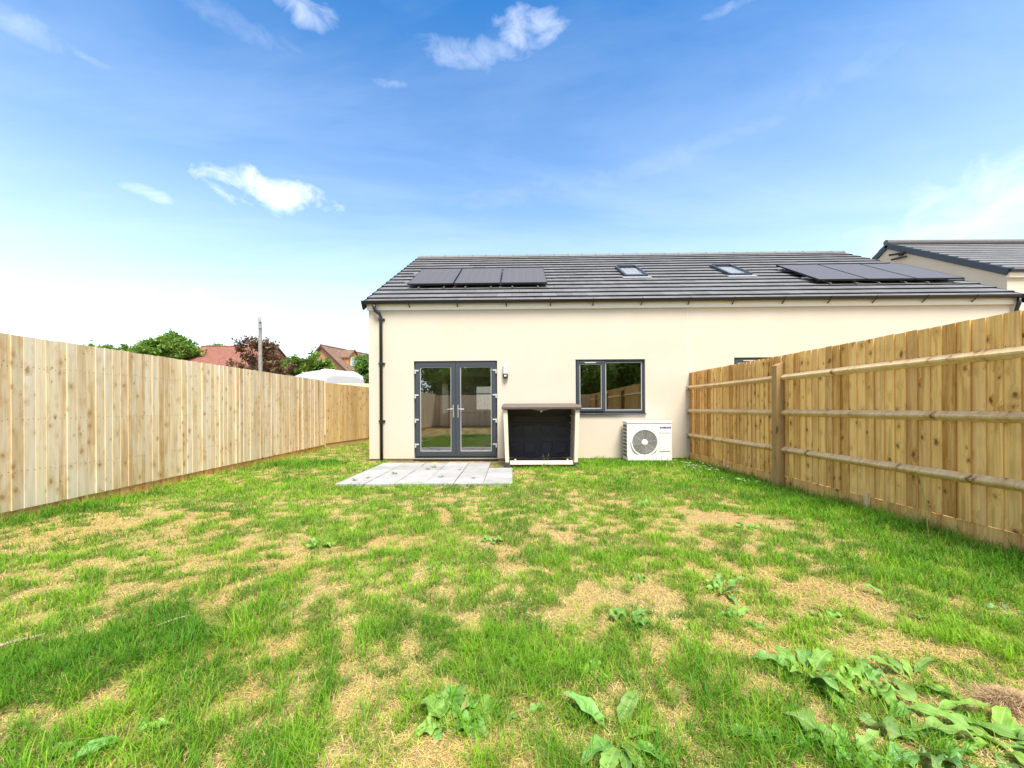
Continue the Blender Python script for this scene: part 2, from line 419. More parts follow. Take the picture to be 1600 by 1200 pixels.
# ------------------------------------------------------------------ grass
def blades(name, P, h, w, lean, az, cols, mat, curl=.5):
    """P (n,3) roots; two quads and a tip per blade, bending towards az"""
    n = len(P)
    sx, sy = np.cos(az + np.pi / 2), np.sin(az + np.pi / 2); dx, dy = np.cos(az), np.sin(az)
    V = np.zeros((n, 7, 3), np.float32)
    for k, (t, ww) in enumerate(((0, .8), (.42, 1.0), (.78, .65))):
        out_ = lean * h * (t * .45 + curl * t * t); up = h * (t - .30 * lean * t * t)
        for j, sg in ((0, -1), (1, 1)):
            V[:, k * 2 + j, 0] = P[:, 0] + dx * out_ + sx * sg * w * ww * .5
            V[:, k * 2 + j, 1] = P[:, 1] + dy * out_ + sy * sg * w * ww * .5
            V[:, k * 2 + j, 2] = P[:, 2] + up
    t = 1.0; out_ = lean * h * (t * .45 + curl * t * t); up = h * (t - .42 * lean)
    V[:, 6, 0] = P[:, 0] + dx * out_; V[:, 6, 1] = P[:, 1] + dy * out_; V[:, 6, 2] = P[:, 2] + up
    base = (np.arange(n) * 7)[:, None]
    L = np.concatenate([base + np.array([[0, 1, 3, 2]]), base + np.array([[2, 3, 5, 4]]), base + np.array([[4, 5, 6]])], 1).ravel()
    st = (np.arange(n)[:, None] * 11 + np.array([[0, 4, 8]])).ravel()
    C = np.repeat(cols, 3, 0)
    return np_mesh(name, V.reshape(-1, 3), L, st, C, mat, smooth=True)

rng = np.random.default_rng(11)
def scatter(bands, dens):
    out = []
    for (y0, y1, x0, x1, d) in bands:
        n = int((y1 - y0) * (x1 - x0) * d * dens)
        out.append(np.stack([rng.uniform(x0, x1, n), rng.uniform(y0, y1, n)], 1))
    return np.concatenate(out)
BANDS = [(-5.4, .7, -5.0, 3.9, 350), (.7, 1.2, -2.4, 2.4, 9000), (1.2, 2.0, -3.2, 3.2, 13000), (2.0, 3.0, -4.6, 3.9, 8000), (3.0, 4.5, -5.2, 3.9, 4800), (4.5, 6.5, -5.3, 3.9, 2900),
         (6.5, 8.3, -5.3, 3.8, 2300), (8.3, 13.0, -5.3, -3.1, 900)]
def on_patio(x, y, mgn=0.0): return (x > -2.61 - mgn) & (x < -.01 + mgn) & (y > 5.73 - mgn) & (y < 8.3)
def in_house(x, y): return (x > -3.12) & (y > 8.24 - .018 * x)

def make_grass():
    p = scatter(BANDS, 1.0)
    x, y = p[:, 0], p[:, 1]
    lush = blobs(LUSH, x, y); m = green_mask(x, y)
    keep = (rng.random(len(x)) < np.clip(m ** 1.35 * 1.15, 0.17, 1)) & ~on_patio(x, y, .0) & ~in_house(x, y) & (x > FENCE_L(y) + .03) & (x < FENCE_R(y) - .03)
    # shed and heat pump footprints
    keep &= ~((x > -.12) & (x < 1.3) & (y > 7.32) & (y < 8.3)) & ~((x > 2.35) & (x < 3.3) & (y > 7.85) & (y < 8.2))
    x, y, m, lush = x[keep], y[keep], m[keep], lush[keep]; n = len(x)
    edge = np.clip(1 - np.minimum(FENCE_R(y) - x, (x - FENCE_L(y)) * 1.3) / .25, 0, 1)
    wall = np.clip(1 - (8.2 - y) / .25, 0, 1) * (x > 0)
    far = np.clip((y - 1.5) / 7, 0, 1)
    h = (.030 + .048 * rng.random(n) ** 1.4) * (.34 + .78 * m) * (.62 + .76 * vnoise(x * 11, y * 11, 91)) * (1 + .50 * lush + 1.15 * edge * rng.random(n) + .6 * wall * rng.random(n))
    tall = rng.random(n) < .012; h[tall] *= 1.6
    w = .0016 + .0016 * rng.random(n) + .0050 * far
    az = rng.uniform(0, 2 * np.pi, n); lean = .25 + 1.0 * rng.random(n)
    t = fbm(x * 2.3, y * 2.3, 55, 3); r = rng.random(n); r2 = rng.random(n)
    dark = np.array([.070, .225, .006]); mid = np.array([.225, .455, .015]); yel = np.array([.54, .57, .07]); blue = np.array([.075, .22, .03])
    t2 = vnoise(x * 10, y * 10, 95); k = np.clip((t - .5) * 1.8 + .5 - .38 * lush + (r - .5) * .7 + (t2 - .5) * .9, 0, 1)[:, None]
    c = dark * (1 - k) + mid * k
    yk = np.clip((1 - m) * .9 * r2 + (r2 > .90) * (.45 - .3 * lush), 0, 1)[:, None]
    c = c * (1 - yk) + yel * yk
    bk = ((rng.random(n) < .12) * .6)[:, None]; c = c * (1 - bk) + blue * bk
    z = ground_z(x, y) - .004
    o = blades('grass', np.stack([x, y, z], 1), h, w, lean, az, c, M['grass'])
    tag(o, 'short bright green lawn grass growing in uneven tufts', 'grass', kind='stuff')
    # straw thatch: short, lying, everywhere, thicker where it is dry
    p = scatter(BANDS, 1.35); x, y = p[:, 0], p[:, 1]; m = green_mask(x, y)
    keep = (rng.random(len(x)) < .26 + .66 * (1 - m)) & ~on_patio(x, y) & ~in_house(x, y) & (x > FENCE_L(y) + .02) & (x < FENCE_R(y) - .02)
    keep &= ~((x > -.12) & (x < 1.3) & (y > 7.32) & (y < 8.3)) & (rng.random(len(x)) > .75 * blobs(BARE[:1], x, y))
    x, y = x[keep], y[keep]; n = len(x)
    far = np.clip((y - 1.5) / 7, 0, 1)
    h = .010 + .022 * rng.random(n) ** 1.5; w = .0013 + .0013 * rng.random(n) + .004 * far
    lean = 1.1 + .9 * rng.random(n)
    a = np.array([.65, .47, .18]); b = np.array([.60, .37, .10]); d = np.array([.70, .57, .36]); r = rng.random(n)[:, None]; r2 = rng.random(n)[:, None]
    t = np.clip((fbm(x * 1.7, y * 1.7, 77, 3) - .35) * 3, 0, 1)[:, None]
    c = (a * (1 - t) + b * t) * (1 - r * .5) + d * r * .5; c = c * (.62 + .6 * r2)
    gk = (rng.random(n) < .34) * .7; c = c * (1 - gk[:, None]) + np.array([.50, .50, .09]) * gk[:, None]
    o = blades('dry_straw', np.stack([x, y, ground_z(x, y) - .002], 1), h, w, lean, rng.uniform(0, 2 * np.pi, n), c, M['straw'], .8)
    tag(o, 'parched straw coloured dead grass between the green tufts', 'dead grass', kind='stuff')
make_grass()

# ------------------------------------------------------------------ fences
def board_run(mb, length, z0, h, seed, exposure=.108, flip=False, zslope=0, grey=.3, taper=.014, x0=0, nails=(.5, 1.05, 1.6)):
    """feather-edge boards, local x along, y towards the viewer negative; one thick edge laps the next board"""
    rd = random.Random(seed); u = x0; i = 0
    while u < length - .01:
        e = exposure + rd.uniform(-.007, .007); u1 = min(u + e + .016, length)
        col = (rd.random(), rd.random(), min(1, max(0, rd.gauss(grey, .28))))
        zt = z0 + h + rd.uniform(-.004, .004) + zslope * u; zb = z0 + rd.uniform(-.002, .002)
        a, b = (.006, .006 + taper + rd.uniform(-.005, .006))
        if flip: a, b = b, a
        lo = [(u, 0, zb), (u, -a, zb), (u1, -b, zb), (u1, 0, zb)]
        # order for outward normals
        lo = [(u, -a, zb), (u1, -b, zb), (u1, -max(0, b - .011), zb), (u, -max(0, a - .011), zb)]
        hi = [(p[0], p[1], zt) for p in lo]
        mb.hexa(lo, hi, col)
        for z in nails:
            for q in (.28, .72):
                uu = u + (u1 - u) * q + rd.uniform(-.008, .008); zz = z + rd.uniform(-.012, .012); yy = -(a + (b - a) * (uu - u) / (u1 - u)) - .0012
                mb.box((uu - .0035, yy, zz - .0035), (uu + .0035, yy + .002, zz + .0035), (.5, .5, .5), 1)
        u += e; i += 1
def rcol(rd, grey=.3): return (rd.random(), rd.random(), grey * rd.random())

def fence_frame(A, B, name, label, face):
    """empty at A whose local x runs to B; boards lie in the local x-z plane and face local -y"""
    d = Vector((B[0] - A[0], B[1] - A[1])); return empty(name, (A[0], A[1], 0), math.atan2(d.y, d.x), label, 'fence'), d.length

# left fence: seen from the right, so local -y must point to +x -> run from near to far reversed: far->near has left normal... 
def left_fence():
    # A at the camera end, B at the far end: local -y of (A->B) = right-hand side = +x  (towards the lawn)
    A, B = (FENCE_L(-5.5), -5.5), (FENCE_L(10.87), 10.87)
    root, L = fence_frame(A, B, 'board_fence', 'long pale timber board fence running beside the lawn up to the passage', 1)
    nb = 6; seg = L / nb
    for i in range(nb):
        mb = MB(); board_run(mb, (i + 1) * seg, .11, 1.81, 100 + i, .102, x0=i * seg, grey=.22, flip=True, taper=.004)
        mb.build('board_panel', [M['wood_pale'], M['nail']], root)
        gb = MB(); rd = random.Random(i)
        gb.box((i * seg + .003, .004, -.05), ((i + 1) * seg - .003, .026, .108), (.7, rd.random(), .1))
        gb.build('gravel_board', M['wood_gold'], root, .003)
        r = MB()
        for z in (.5, 1.05, 1.6): r.prism([(.0265, z - .05), (.075, z), (.0265, z + .05)], 'x', i * seg + .05, (i + 1) * seg - .05, (.5, rd.random(), .3))
        r.build('rail', M['wood_rail'], root)
        pm = MB(); pm.box((i * seg - .05, .03, -.1), (i * seg + .05, .13, 1.75), (.5, rd.random(), .2)); pm.build('post', M['wood_rail'], root, .004)
    root['label'] = 'long pale timber board fence running beside the lawn up to the passage'
left_fence()

def passage_fence():
    A, B = (FENCE_L(10.87) + .012, 10.90), (-4.40, 15.0)
    root, L = fence_frame(A, B, 'board_fence', 'darker golden board fence set back in the passage beside the house wall', 1)
    mb = MB(); board_run(mb, L, .14, 1.73, 201, .10, grey=.05, zslope=-.012); mb.build('board_panel', [M['wood_mid'], M['nail']], root)
    gb = MB(); gb.box((0, .004, -.05), (L, .026, .138), (.6, .3, .1)); gb.build('gravel_board', M['wood_mid'], root)
passage_fence()
def far_fence():
    A, B = (-11.0, 14.6), (-4.2, 15.2)
    root, L = fence_frame(A, B, 'board_fence', 'distant pale fence whose top edge shows just below the white van', 1)
    mb = MB(); board_run(mb, L, .1, 2.0, 301, .12, grey=.5); mb.build('board_panel', [M['wood_pale'], M['nail']], root)
far_fence()
def back_fence():
    A, B = (4.0, -5.5), (-4.9, -5.5)
    root, L = fence_frame(A, B, 'board_fence', 'timber fence closing the garden behind the viewer, mirrored in the glass', 1)
    mb = MB(); board_run(mb, L, .1, 1.75, 401, .11, grey=.3); mb.build('board_panel', [M['wood_pale'], M['nail']], root)
    gb = MB(); gb.box((0, .004, -.05), (L, .026, .098), (.6, .3, .1)); gb.build('gravel_board', M['wood_gold'], root)
back_fence()

def right_fence():
    # lawn lies on the -x side: run from far (house) to near, right-hand side of that = -x
    A, B = (FENCE_R(8.20), 8.20), (FENCE_R(-5.5), -5.5)
    root, L = fence_frame(A, B, 'rail_fence', 'golden timber fence with three rails and posts fixed to the house wall', 1)
    posts = [2.77, 5.65, 8.5, 11.3]; ends = [0.0] + posts + [L]
    rd = random.Random(3)
    for i in range(len(ends) - 1):
        a, b = ends[i], ends[i + 1]
        mb = MB(); board_run(mb, b, .165, 1.695, 500 + i, .104, x0=a, grey=.06, taper=.014)
        mb.build('board_panel', [M['wood_gold'], M['nail']], root)
        gb = MB(); gb.box((a + .002, -.004, -.06), (b - .002, .022, .162), (.55, rd.random(), .25)); gb.build('gravel_board', M['wood_gold'], root, .003)
        for z in (.535, 1.05, 1.545):
            x0 = a + (.053 if i else .035); x1 = b - .053
            # arris rail: a three-sided rail with sloping upper and lower faces, slightly bowed
            n = 8; vs = []; fs = []; bow = rd.uniform(-.008, .008)
            for k in range(n + 1):
                t = k / n; u = x0 + (x1 - x0) * t; dz = bow * math.sin(math.pi * t) + rd.uniform(-.001, .001)
                vs += [(u, -.0185, z - .045 + dz), (u, -.066, z - .012 + dz), (u, -.070, z + .004 + dz), (u, -.0185, z + .045 + dz)]
            for k in range(n):
                o = k * 4
                for j in range(4): fs.append((o + j, o + (j + 1) % 4, o + 4 + (j + 1) % 4, o + 4 + j))
            fs += [(3, 2, 1, 0), tuple(n * 4 + q for q in range(4))]
            r = MB(); r.add(vs, fs, (rd.random(), rd.random(), .35)); r.build('rail', M['wood_rail'], root)
            if i == 0:
                k = MB(); k.box((-.030, -.098, z - .055), (-.026, -.014, z + .055)); k.box((-.026, -.080, z - .034), (.085, -.074, z + .030))
                k.box((-.026, -.074, z - .034), (.075, -.024, z - .052)); k.build('wall_bracket', M['galv'], root, .001)
    for u in posts:
        pm = MB(); c = (.35, rd.random(), .25)
        pm.hexa([(u - .05, -.125, -.2), (u + .05, -.125, -.2), (u + .05, -.0185, -.2), (u - .05, -.0185, -.2)],
                [(u - .05, -.125, 1.715), (u + .05, -.125, 1.715), (u + .05, -.0185, 1.765), (u - .05, -.0185, 1.765)], c)
        pm.build('post', M['wood_post'], root, .005)
    for u in (1.35, 4.05):
        cl = MB(); cl.box((u - .022, -.032, .02), (u + .022, -.005, .205), (.3, rd.random(), .2)); cl.build('cleat', M['wood_rail'], root, .003)
right_fence()

# ------------------------------------------------------------------ patio
def patio():
    mb = MB(); rd = random.Random(5); x = -2.63; nx, ny = 6, 5
    sx, sy = 2.64 / nx, 2.15 / ny
    for i in range(nx):
        for j in range(ny):
            x0 = -2.63 + i * sx; y0 = 5.69 + j * sy
            y1 = y0 + sy - .010; x1 = x0 + sx - .010
            if i == nx - 1 and j == ny - 1: continue
            if i == nx - 1 and j == ny - 2: y1 = 7.16
            v = rd.uniform(.29, .36); dz = rd.uniform(-.003, .003)
            mb.box((x0, y0, -.02), (x1, y1, .022 + dz), (v, v * .985, v * .96))
    tag(mb.build('patio_paving', M['slab'], None, .004), kind='structure')
    b = MB(); b.box((-2.63, 5.70, -.06), (.0, 7.12, .004), (.22, .18, .12)); b.box((-2.63, 7.121, -.06), (-.45, 7.84, .004), (.22, .18, .12))
    tag(b.build('patio_bedding', M['slab']), kind='structure')
patio()

# ------------------------------------------------------------------ the bungalow pair
YAW = math.atan(.018); DW = 8.25
XL, XR, XJ = -3.09, 10.62, 3.76
PITCH = math.atan(.596); ZE = 3.43; RUN = 4.46
house = empty('semi_detached_bungalow', (0, DW, 0), -YAW, 'cream rendered bungalow pair with grey tiled roof and French doors', 'house')

def wall_mesh(mb, x0, x1, z0, z1, holes, th, y=0):
    """vertical wall in x-z at y (outer face) .. y+th with rectangular holes and their reveals"""
    xs = sorted({x0, x1, *[h[0] for h in holes], *[h[1] for h in holes]}); zs = sorted({z0, z1, *[h[2] for h in holes], *[h[3] for h in holes]})
    for i in range(len(xs) - 1):
        for j in range(len(zs) - 1):
            cx, cz = (xs[i] + xs[i + 1]) / 2, (zs[j] + zs[j + 1]) / 2
            if any(h[0] < cx < h[1] and h[2] < cz < h[3] for h in holes): continue
            a, b, c, d = xs[i], xs[i + 1], zs[j], zs[j + 1]
            mb.add([(a, y, c), (b, y, c), (b, y, d), (a, y, d)], [(0, 1, 2, 3)])
            mb.add([(a, y + th, c), (b, y + th, c), (b, y + th, d), (a, y + th, d)], [(3, 2, 1, 0)], mi=1)
    for a, b, c, d in holes:
        mb.add([(a, y, c), (a, y + th, c), (a, y + th, d), (a, y, d)], [(0, 1, 2, 3)]); mb.add([(b, y, c), (b, y + th, c), (b, y + th, d), (b, y, d)], [(3, 2, 1, 0)])
        mb.add([(a, y, d), (b, y, d), (b, y + th, d), (a, y + th, d)], [(3, 2, 1, 0)]); mb.add([(a, y, c), (b, y, c), (b, y + th, c), (a, y + th, c)], [(0, 1, 2, 3)])
DOOR = (-2.115, -.315, .045, 2.150); WIN = (1.365, 2.848, .985, 2.160); RWIN = (4.73, 6.20, .985, 2.18)
DEPTH = 2 * RUN - .25
def walls():
    mb = MB()
    wall_mesh(mb, XL, XJ - .006, .07, 3.40, [DOOR, WIN], .30)
    mb.build('wall', [M['render'], M['interior']], house)
    mb = MB(); wall_mesh(mb, XJ + .006, XR, .07, 3.40, [RWIN], .30); mb.build('wall', [M['render'], M['interior']], house)
    mb = MB(); mb.box((XJ - .0055, .004, .07), (XJ + .0055, .20, 3.24)); mb.build('movement_joint', M['white'], house)
    # front wall with the kitchen window, gables, party wall, ceiling, floor
    mb = MB(); wall_mesh(mb, XL, XR, .07, 3.40, [(-1.78, .55, .98, 2.12), (6.2, 7.6, .98, 2.12)], .30, DEPTH - .3)
    for v in range(len(mb.f)): mb.mi[v] = 1 - mb.mi[v] if mb.mi[v] in (0, 1) else 0
    mb.build('front_wall', [M['render'], M['interior']], house)
    t = MB(); RT = Matrix.Rotation(R(90), 4, 'Z')
    wall_mesh(t, .301, DEPTH - .301, .07, 3.40, [(6.55, 7.75, .92, 2.10)], .28, 0)
    # rotate so that it stands along y at the left gable
    t.v = [(XL + .001 + p[1], p[0], p[2]) for p in t.v]
    t.add([(XL + .001, 0.01, 3.401), (XL + .001, DEPTH - .01, 3.401), (XL + .001, RUN, ZE + .596 * RUN - .12)], [(2, 1, 0)])
    t.add([(XL + .28, 0.01, 3.401), (XL + .28, DEPTH - .01, 3.401), (XL + .28, RUN, ZE + .596 * RUN - .12)], [(0, 1, 2)])
    t.build('gable_wall', [M['render'], M['interior']], house)
    t = MB(); t.box((XR - .28, .301, .07), (XR - .001, DEPTH - .301, 3.40))
    t.add([(XR - .001, .01, 3.401), (XR - .001, DEPTH - .01, 3.401), (XR - .001, RUN, ZE + .596 * RUN - .12)], [(0, 1, 2)]); t.build('gable_wall', [M['render'], M['interior']], house)
    t = MB(); t.box((XJ - .1, .31, .1), (XJ + .1, DEPTH - .31, 2.44)); t.build('party_wall', M['interior'], house)
    t = MB(); t.box((XL + .29, .305, 2.45), (XR - .29, DEPTH - .305, 2.5)); t.build('interior_ceiling', M['interior'], house)
    t = MB(); t.box((XL + .01, .01, -.05), (XR - .01, DEPTH - .01, .042)); t.build('interior_floor', M['interior_floor'], house)
    t = MB(); t.box((-2.78, 7.7, .05), (.9, 8.28, .90)); t.box((-2.78, 7.67, .901), (.9, 8.30, .94), mi=1); t.build('kitchen_units', [M['interior'], M['worktop']], house, .003)
    t = MB(); t.box((.95, 3.2, .05), (1.05, 8.2, 2.44)); t.build('interior_partition', M['interior'], house)
    t = MB(); t.box((XL + .012, .012, -.15), (DOOR[0] - .05, .28, .068)); t.box((DOOR[0] - .049, .016, -.15), (DOOR[1] + .05, .28, .043)); t.box((DOOR[1] + .051, .012, -.15), (XR - .012, .28, .068))
    t.build('plinth', M['plinth'], house)
    # thin lintel line above the openings
    for a, b, c, d in (DOOR, WIN):
        t = MB(); t.box((a - .13, -.003, d + .012), (b + .13, .002, d + .019)); t.build('lintel_bead', M['fascia'], house)
walls()

def roofing():
    cs, sn = math.cos(PITCH), math.sin(PITCH)
    x0, x1 = XL - .07, XR + .11
    slope_len = (RUN + .13) / cs; n = 15; g = slope_len / n
    rd = random.Random(9); base = MB()
    def P(x, s, h): # s along slope from the eaves edge, h above the deck
        y = -.13 + s * cs - h * sn; z = ZE - .596 * .13 + s * sn + h * cs
        return (x, y, z)
    holes = [(2.87, 3.50, 2.02, 3.34), (5.53, 6.16, 2.02, 3.34)]
    mb = MB(); tw = .333
    for j in range(n):
        s0, s1 = j * g, (j + 1) * g + .06
        off = (.5 * tw if j % 2 else 0)
        xs = [x0]; u = x0 + off
        while u < x1 - .03:
            if u > x0 + .03: xs.append(u)
            u += tw
        xs.append(x1)
        for a, b in zip(xs[:-1], xs[1:]):
            segs = [(a, b)]
            for h in holes:
                if s0 + g * .5 > h[2] and s0 + g * .5 < h[3]:
                    new = []
                    for p, q in segs:
                        if q <= h[0] or p >= h[1]: new.append((p, q)); continue
                        if p < h[0]: new.append((p, h[0]))
                        if q > h[1]: new.append((h[1], q))
                    segs = new
            for p, q in segs:
                if q - p < .02: continue
                t = rd.uniform(-.0025, .0025); v = rd.uniform(.125, .165); w = rd.uniform(-.004, .004)
                lift = .019 + t
                lo = [P(p + .0012, s0 + w, .038), P(q - .0012, s0 + w, .038), P(q - .0012, s1, -.004), P(p + .0012, s1, -.004)]
                hi = [P(p + .0012, s0 + w, .038 + lift), P(q - .0012, s0 + w, .038 + lift), P(q - .0012, s1, .012), P(p + .0012, s1, .012)]
                mb.hexa(lo, hi, (v * 1.0, v * .98, v * .985))
    rf = mb.build('roof', M['tile'], house, .003, seg=1)
    # deck under the tiles and the far slope
    d = MB(); yr, zr = -.13 + slope_len * cs, ZE - .596 * .13 + slope_len * sn
    d.add([P(x0 + .02, .05, -.012), P(x1 - .02, .05, -.012), P(x1 - .02, slope_len, -.012), P(x0 + .02, slope_len, -.012)], [(0, 1, 2, 3)], (.012, .012, .012))
    d.add([(x0, yr, zr), (x1, yr, zr), (x1, 2 * yr + .13, ZE - .08), (x0, 2 * yr + .13, ZE - .08)], [(0, 1, 2, 3)], (.12, .115, .115))
    d.build('roof_deck', M['tile'], rf)
    # ridge tiles with small clips standing proud at each joint
    r = MB(); L = .45; u = x0
    while u < x1 - .02:
        e = min(u + L - .006, x1); prof = [(-.12, -.045), (-.095, .012), (-.045, .045), (0, .052), (.045, .045), (.095, .012), (.12, -.045)]
        v = rd.uniform(.11, .14)
        r.prism([(yr + p[0], zr + .035 + p[1]) for p in prof], 'x', u, e, (v, v * .97, v * .96))
        r.box((e - .012, yr - .028, zr + .080), (e + .018, yr + .028, zr + .098), (.03, .03, .03)); u += L
    r.build('ridge_tile', M['tile'], rf)
    # dark dry verge strips on both gable edges
    for xa, xb in ((x0 - .035, x0 - .001), (x1 + .001, x1 + .035)):
        v = MB()
        for j in range(n):
            lo = [P(xa, j * g, -.12), P(xb, j * g, -.12), P(xb, (j + 1) * g + .03, -.12), P(xa, (j + 1) * g + .03, -.12)]
            hi = [P(xa, j * g, .052), P(xb, j * g, .052), P(xb, (j + 1) * g + .03, .028), P(xa, (j + 1) * g + .03, .028)]
            v.hexa(lo, hi, (.05, .05, .05))
        v.build('verge', M['black'], rf)
    # fascia and boxed soffit
    f = MB(); f.box((XL - .02, -.048, 3.245), (XR + .03, -.002, 3.400)); f.build('fascia', M['fascia'], house, .003)
    # gutter: half-round trough with rolled lip
    gt = MB(); prof = []
    for k in range(13):
        t = math.pi + math.pi * k / 12; prof.append((-.112 + .058 * math.cos(t), 3.415 + .058 * math.sin(t)))
    for k in range(12, -1, -1):
        t = math.pi + math.pi * k / 12; prof.append((-.112 + .052 * math.cos(t), 3.415 + .052 * math.sin(t)))
    gt.prism(prof, 'x', XL - .10, XR + .10)
    gt.tube([(XL - .10, -.171, 3.416), (XR + .10, -.171, 3.416)], .007, 8)
    gu = gt.build('gutter', M['black'], house)
    xb = XL + .9
    while xb < XR:
        b = MB(); b.tube([(xb, -.050, 3.30), (xb + .004, -.075, 3.325), (xb, -.112, 3.347), (xb, -.172, 3.392), (xb, -.176, 3.425)], .011, 8); b.build('gutter_bracket', M['black'], gu)
        xb += .98 + rd.uniform(-.08, .08)
    # downpipes
    for sx, sg, nm in ((-2.93, 1, 0), (XR - .10, -1, 1)):
        d = MB()
        if sg > 0: d.tube([(sx, -.112, 3.37), (sx, -.112, 3.27), (sx + .02, -.105, 3.22), (sx + .10, -.07, 3.16), (sx + .125, -.062, 3.10), (sx + .125, -.062, .03)], .034, 12)
        else: d.tube([(sx, -.112, 3.37), (sx, -.10, 3.24), (sx, -.062, 3.12), (sx, -.062, .03)], .034, 12)
        xx = sx + (.125 if sg > 0 else 0)
        dp = d.build('downpipe', M['black'], house, smooth=True)
        for z in (3.05, 2.10, .86):
            c = MB(); c.tube([(xx, -.062, z - .025), (xx, -.062, z + .025)], .041, 12); c.box((xx - .07, -.030, z - .018), (xx + .07, -.003, z + .018)); c.build('pipe_clip', M['black'], dp)
    # roof windows
    for hx0, hx1, s0, s1 in holes:
        rw = MB(); fr = .055
        def bar(a, b, c, e, h0, h1, mb_):
            lo = [P(a, c, h0), P(b, c, h0), P(b, e, h0), P(a, e, h0)]; hi = [P(a, c, h1), P(b, c, h1), P(b, e, h1), P(a, e, h1)]
            mb_.hexa(lo, hi, (.05, .05, .05))
        a, b, c, e = hx0 + .012, hx1 - .012, s0 + .14, s1 - .02
        bar(a, a + fr, c, e, .0, .105, rw); bar(b - fr, b, c, e, .0, .105, rw)
        bar(a + fr, b - fr, c, c + fr, .0, .095, rw); bar(a + fr, b - fr, e - .09, e, .0, .120, rw)
        w = rw.build('roof_window', M['anthracite'], house, .004)
        gl = MB(); bar(a + fr + .001, b - fr - .001, c + fr + .001, e - .091, .065, .075, gl); gl.build('pane', M['skyglass'], w)
        ap = MB(); bar(hx0 - .05, hx1 + .05, s0 - .02, c - .002, .045, .052, ap); ap.build('flashing', M['galv'], w)
        bl = MB(); bar(a + fr + .001, b - fr - .001, c + fr + .001, e - .091, .045, .055, bl); bl.build('pale_backing', M['white'], w)  # white sheet set close under the glass to make the pane pale
    return P
ROOFP = roofing()

def frame_ring(mb, x0, x1, z0, z1, w, y0, y1, bot=None):
    b = bot or w
    mb.box((x0, y0, z0), (x0 + w, y1, z1)); mb.box((x1 - w, y0, z0), (x1, y1, z1))
    mb.box((x0 + w, y0, z1 - w), (x1 - w, y1, z1)); mb.box((x0 + w, y0, z0), (x1 - w, y1, z0 + b))
def glazing(parent, x0, x1, z0, z1, y):
    bd = MB(); frame_ring(bd, x0, x1, z0, z1, .012, y - .004, y + .012); bd.build('glazing_bead', M['gasket'], parent)
    g = MB(); g.add([(x0 + .012, y + .004, z0 + .012), (x1 - .012, y + .004, z0 + .012), (x1 - .012, y + .004, z1 - .012), (x0 + .012, y + .004, z1 - .012)], [(0, 1, 2, 3)]); g.build('pane', M['glass'], parent)

def doors():
    x0, x1, z0, z1 = DOOR
    fm = MB(); frame_ring(fm, x0 + .001, x1 - .001, z0 + .001, z1 - .001, .052, .045, .115, .045); fm.box((x0 - .02, -.03, z0 - .028), (x1 + .02, .10, z0 - .001))
    fm.build('door_frame', M['anthracite'], house, .005)
    mid = (x0 + x1) / 2
    for k, (a, b) in enumerate(((x0 + .030, mid - .002), (mid + .002, x1 - .030))):
        d = MB(); frame_ring(d, a, b, z0 + .050, z1 - .030, .098, .020, .075, .105)
        leaf = d.build('french_door', M['anthracite'], house, .006)
        glazing(leaf, a + .098, b - .098, z0 + .155, z1 - .128, .040)
        hx = b - .05 if k == 0 else a + .05; sg = -1 if k == 0 else 1
        h = MB(); h.box((hx - .016, .008, .93), (hx + .016, .020, 1.20)); h.tube([(hx, .012, 1.115), (hx, -.030, 1.115)], .011, 10)
        h.tube([(hx, -.030, 1.115), (hx + sg * .06, -.036, 1.112), (hx + sg * .125, -.030, 1.105)], .010, 10); h.lathe([(0, -.004), (.011, -.004), (.011, .01)], (hx, .006, .99), 'y', 14)
        h.build('handle', M['chrome'], leaf, .002)
        ex = a - .005 if k == 0 else b + .005
        for z in (1.93, 1.40, .87, .335):
            q = MB(); q.box((ex - .016, .002, z - .050), (ex + .016, .019, z + .030)); q.box((ex - .002 if k == 0 else ex - .075, .004, z), (ex + .075 if k == 0 else ex + .002, .0195, z + .032)); q.tube([(ex, .000, z - .055), (ex, .000, z + .040)], .010, 8)
            q.build('hinge', M['gasket'], leaf, .002)
doors()

def casement(x0, x1, z0, z1, split):
    f = MB(); frame_ring(f, x0 + .001, x1 - .001, z0 + .030, z1 - .001, .055, .050, .115)
    f.box((split - .030, .050, z0 + .085), (split + .030, .115, z1 - .056))
    w = f.build('window', M['anthracite'], house, .006)
    s = MB(); frame_ring(s, x0 + .034, split + .004, z0 + .064, z1 - .034, .058, .025, .075); sh = s.build('sash', M['anthracite'], w, .008)
    glazing(w, x0 + .094, split - .056, z0 + .124, z1 - .094, .050)
    glazing(w, split + .031, x1 - .057, z0 + .086, z1 - .057, .060)
    sl = MB(); sl.prism([(-.045, z0 - .004), (-.045, z0 + .016), (.115, z0 + .0295), (.115, z0 - .004)], 'x', x0 - .012, x1 + .012); sl.build('sill', M['anthracite'], w, .003)
    v = MB(); v.box((x0 + .20, .012, z1 - .078), (x0 + .44, .024, z1 - .058)); v.build('trickle_vent', M['gasket'], w, .003)
casement(*WIN, 1.985); casement(*RWIN, 5.35)
def kitchen_window():
    y = DEPTH - .12; x0, x1, z0, z1 = -1.78, .55, .98, 2.12
    f = MB(); frame_ring(f, x0, x1, z0, z1, .07, y, y + .06)
    for x in (-1.02, -.25): f.box((x - .035, y, z0 + .07), (x + .035, y + .06, z1 - .07))
    f.box((x0 + .07, y + .004, 1.72), (x1 - .07, y + .05, 1.76))
    f.build('kitchen_window', M['white'], house)
kitchen_window()

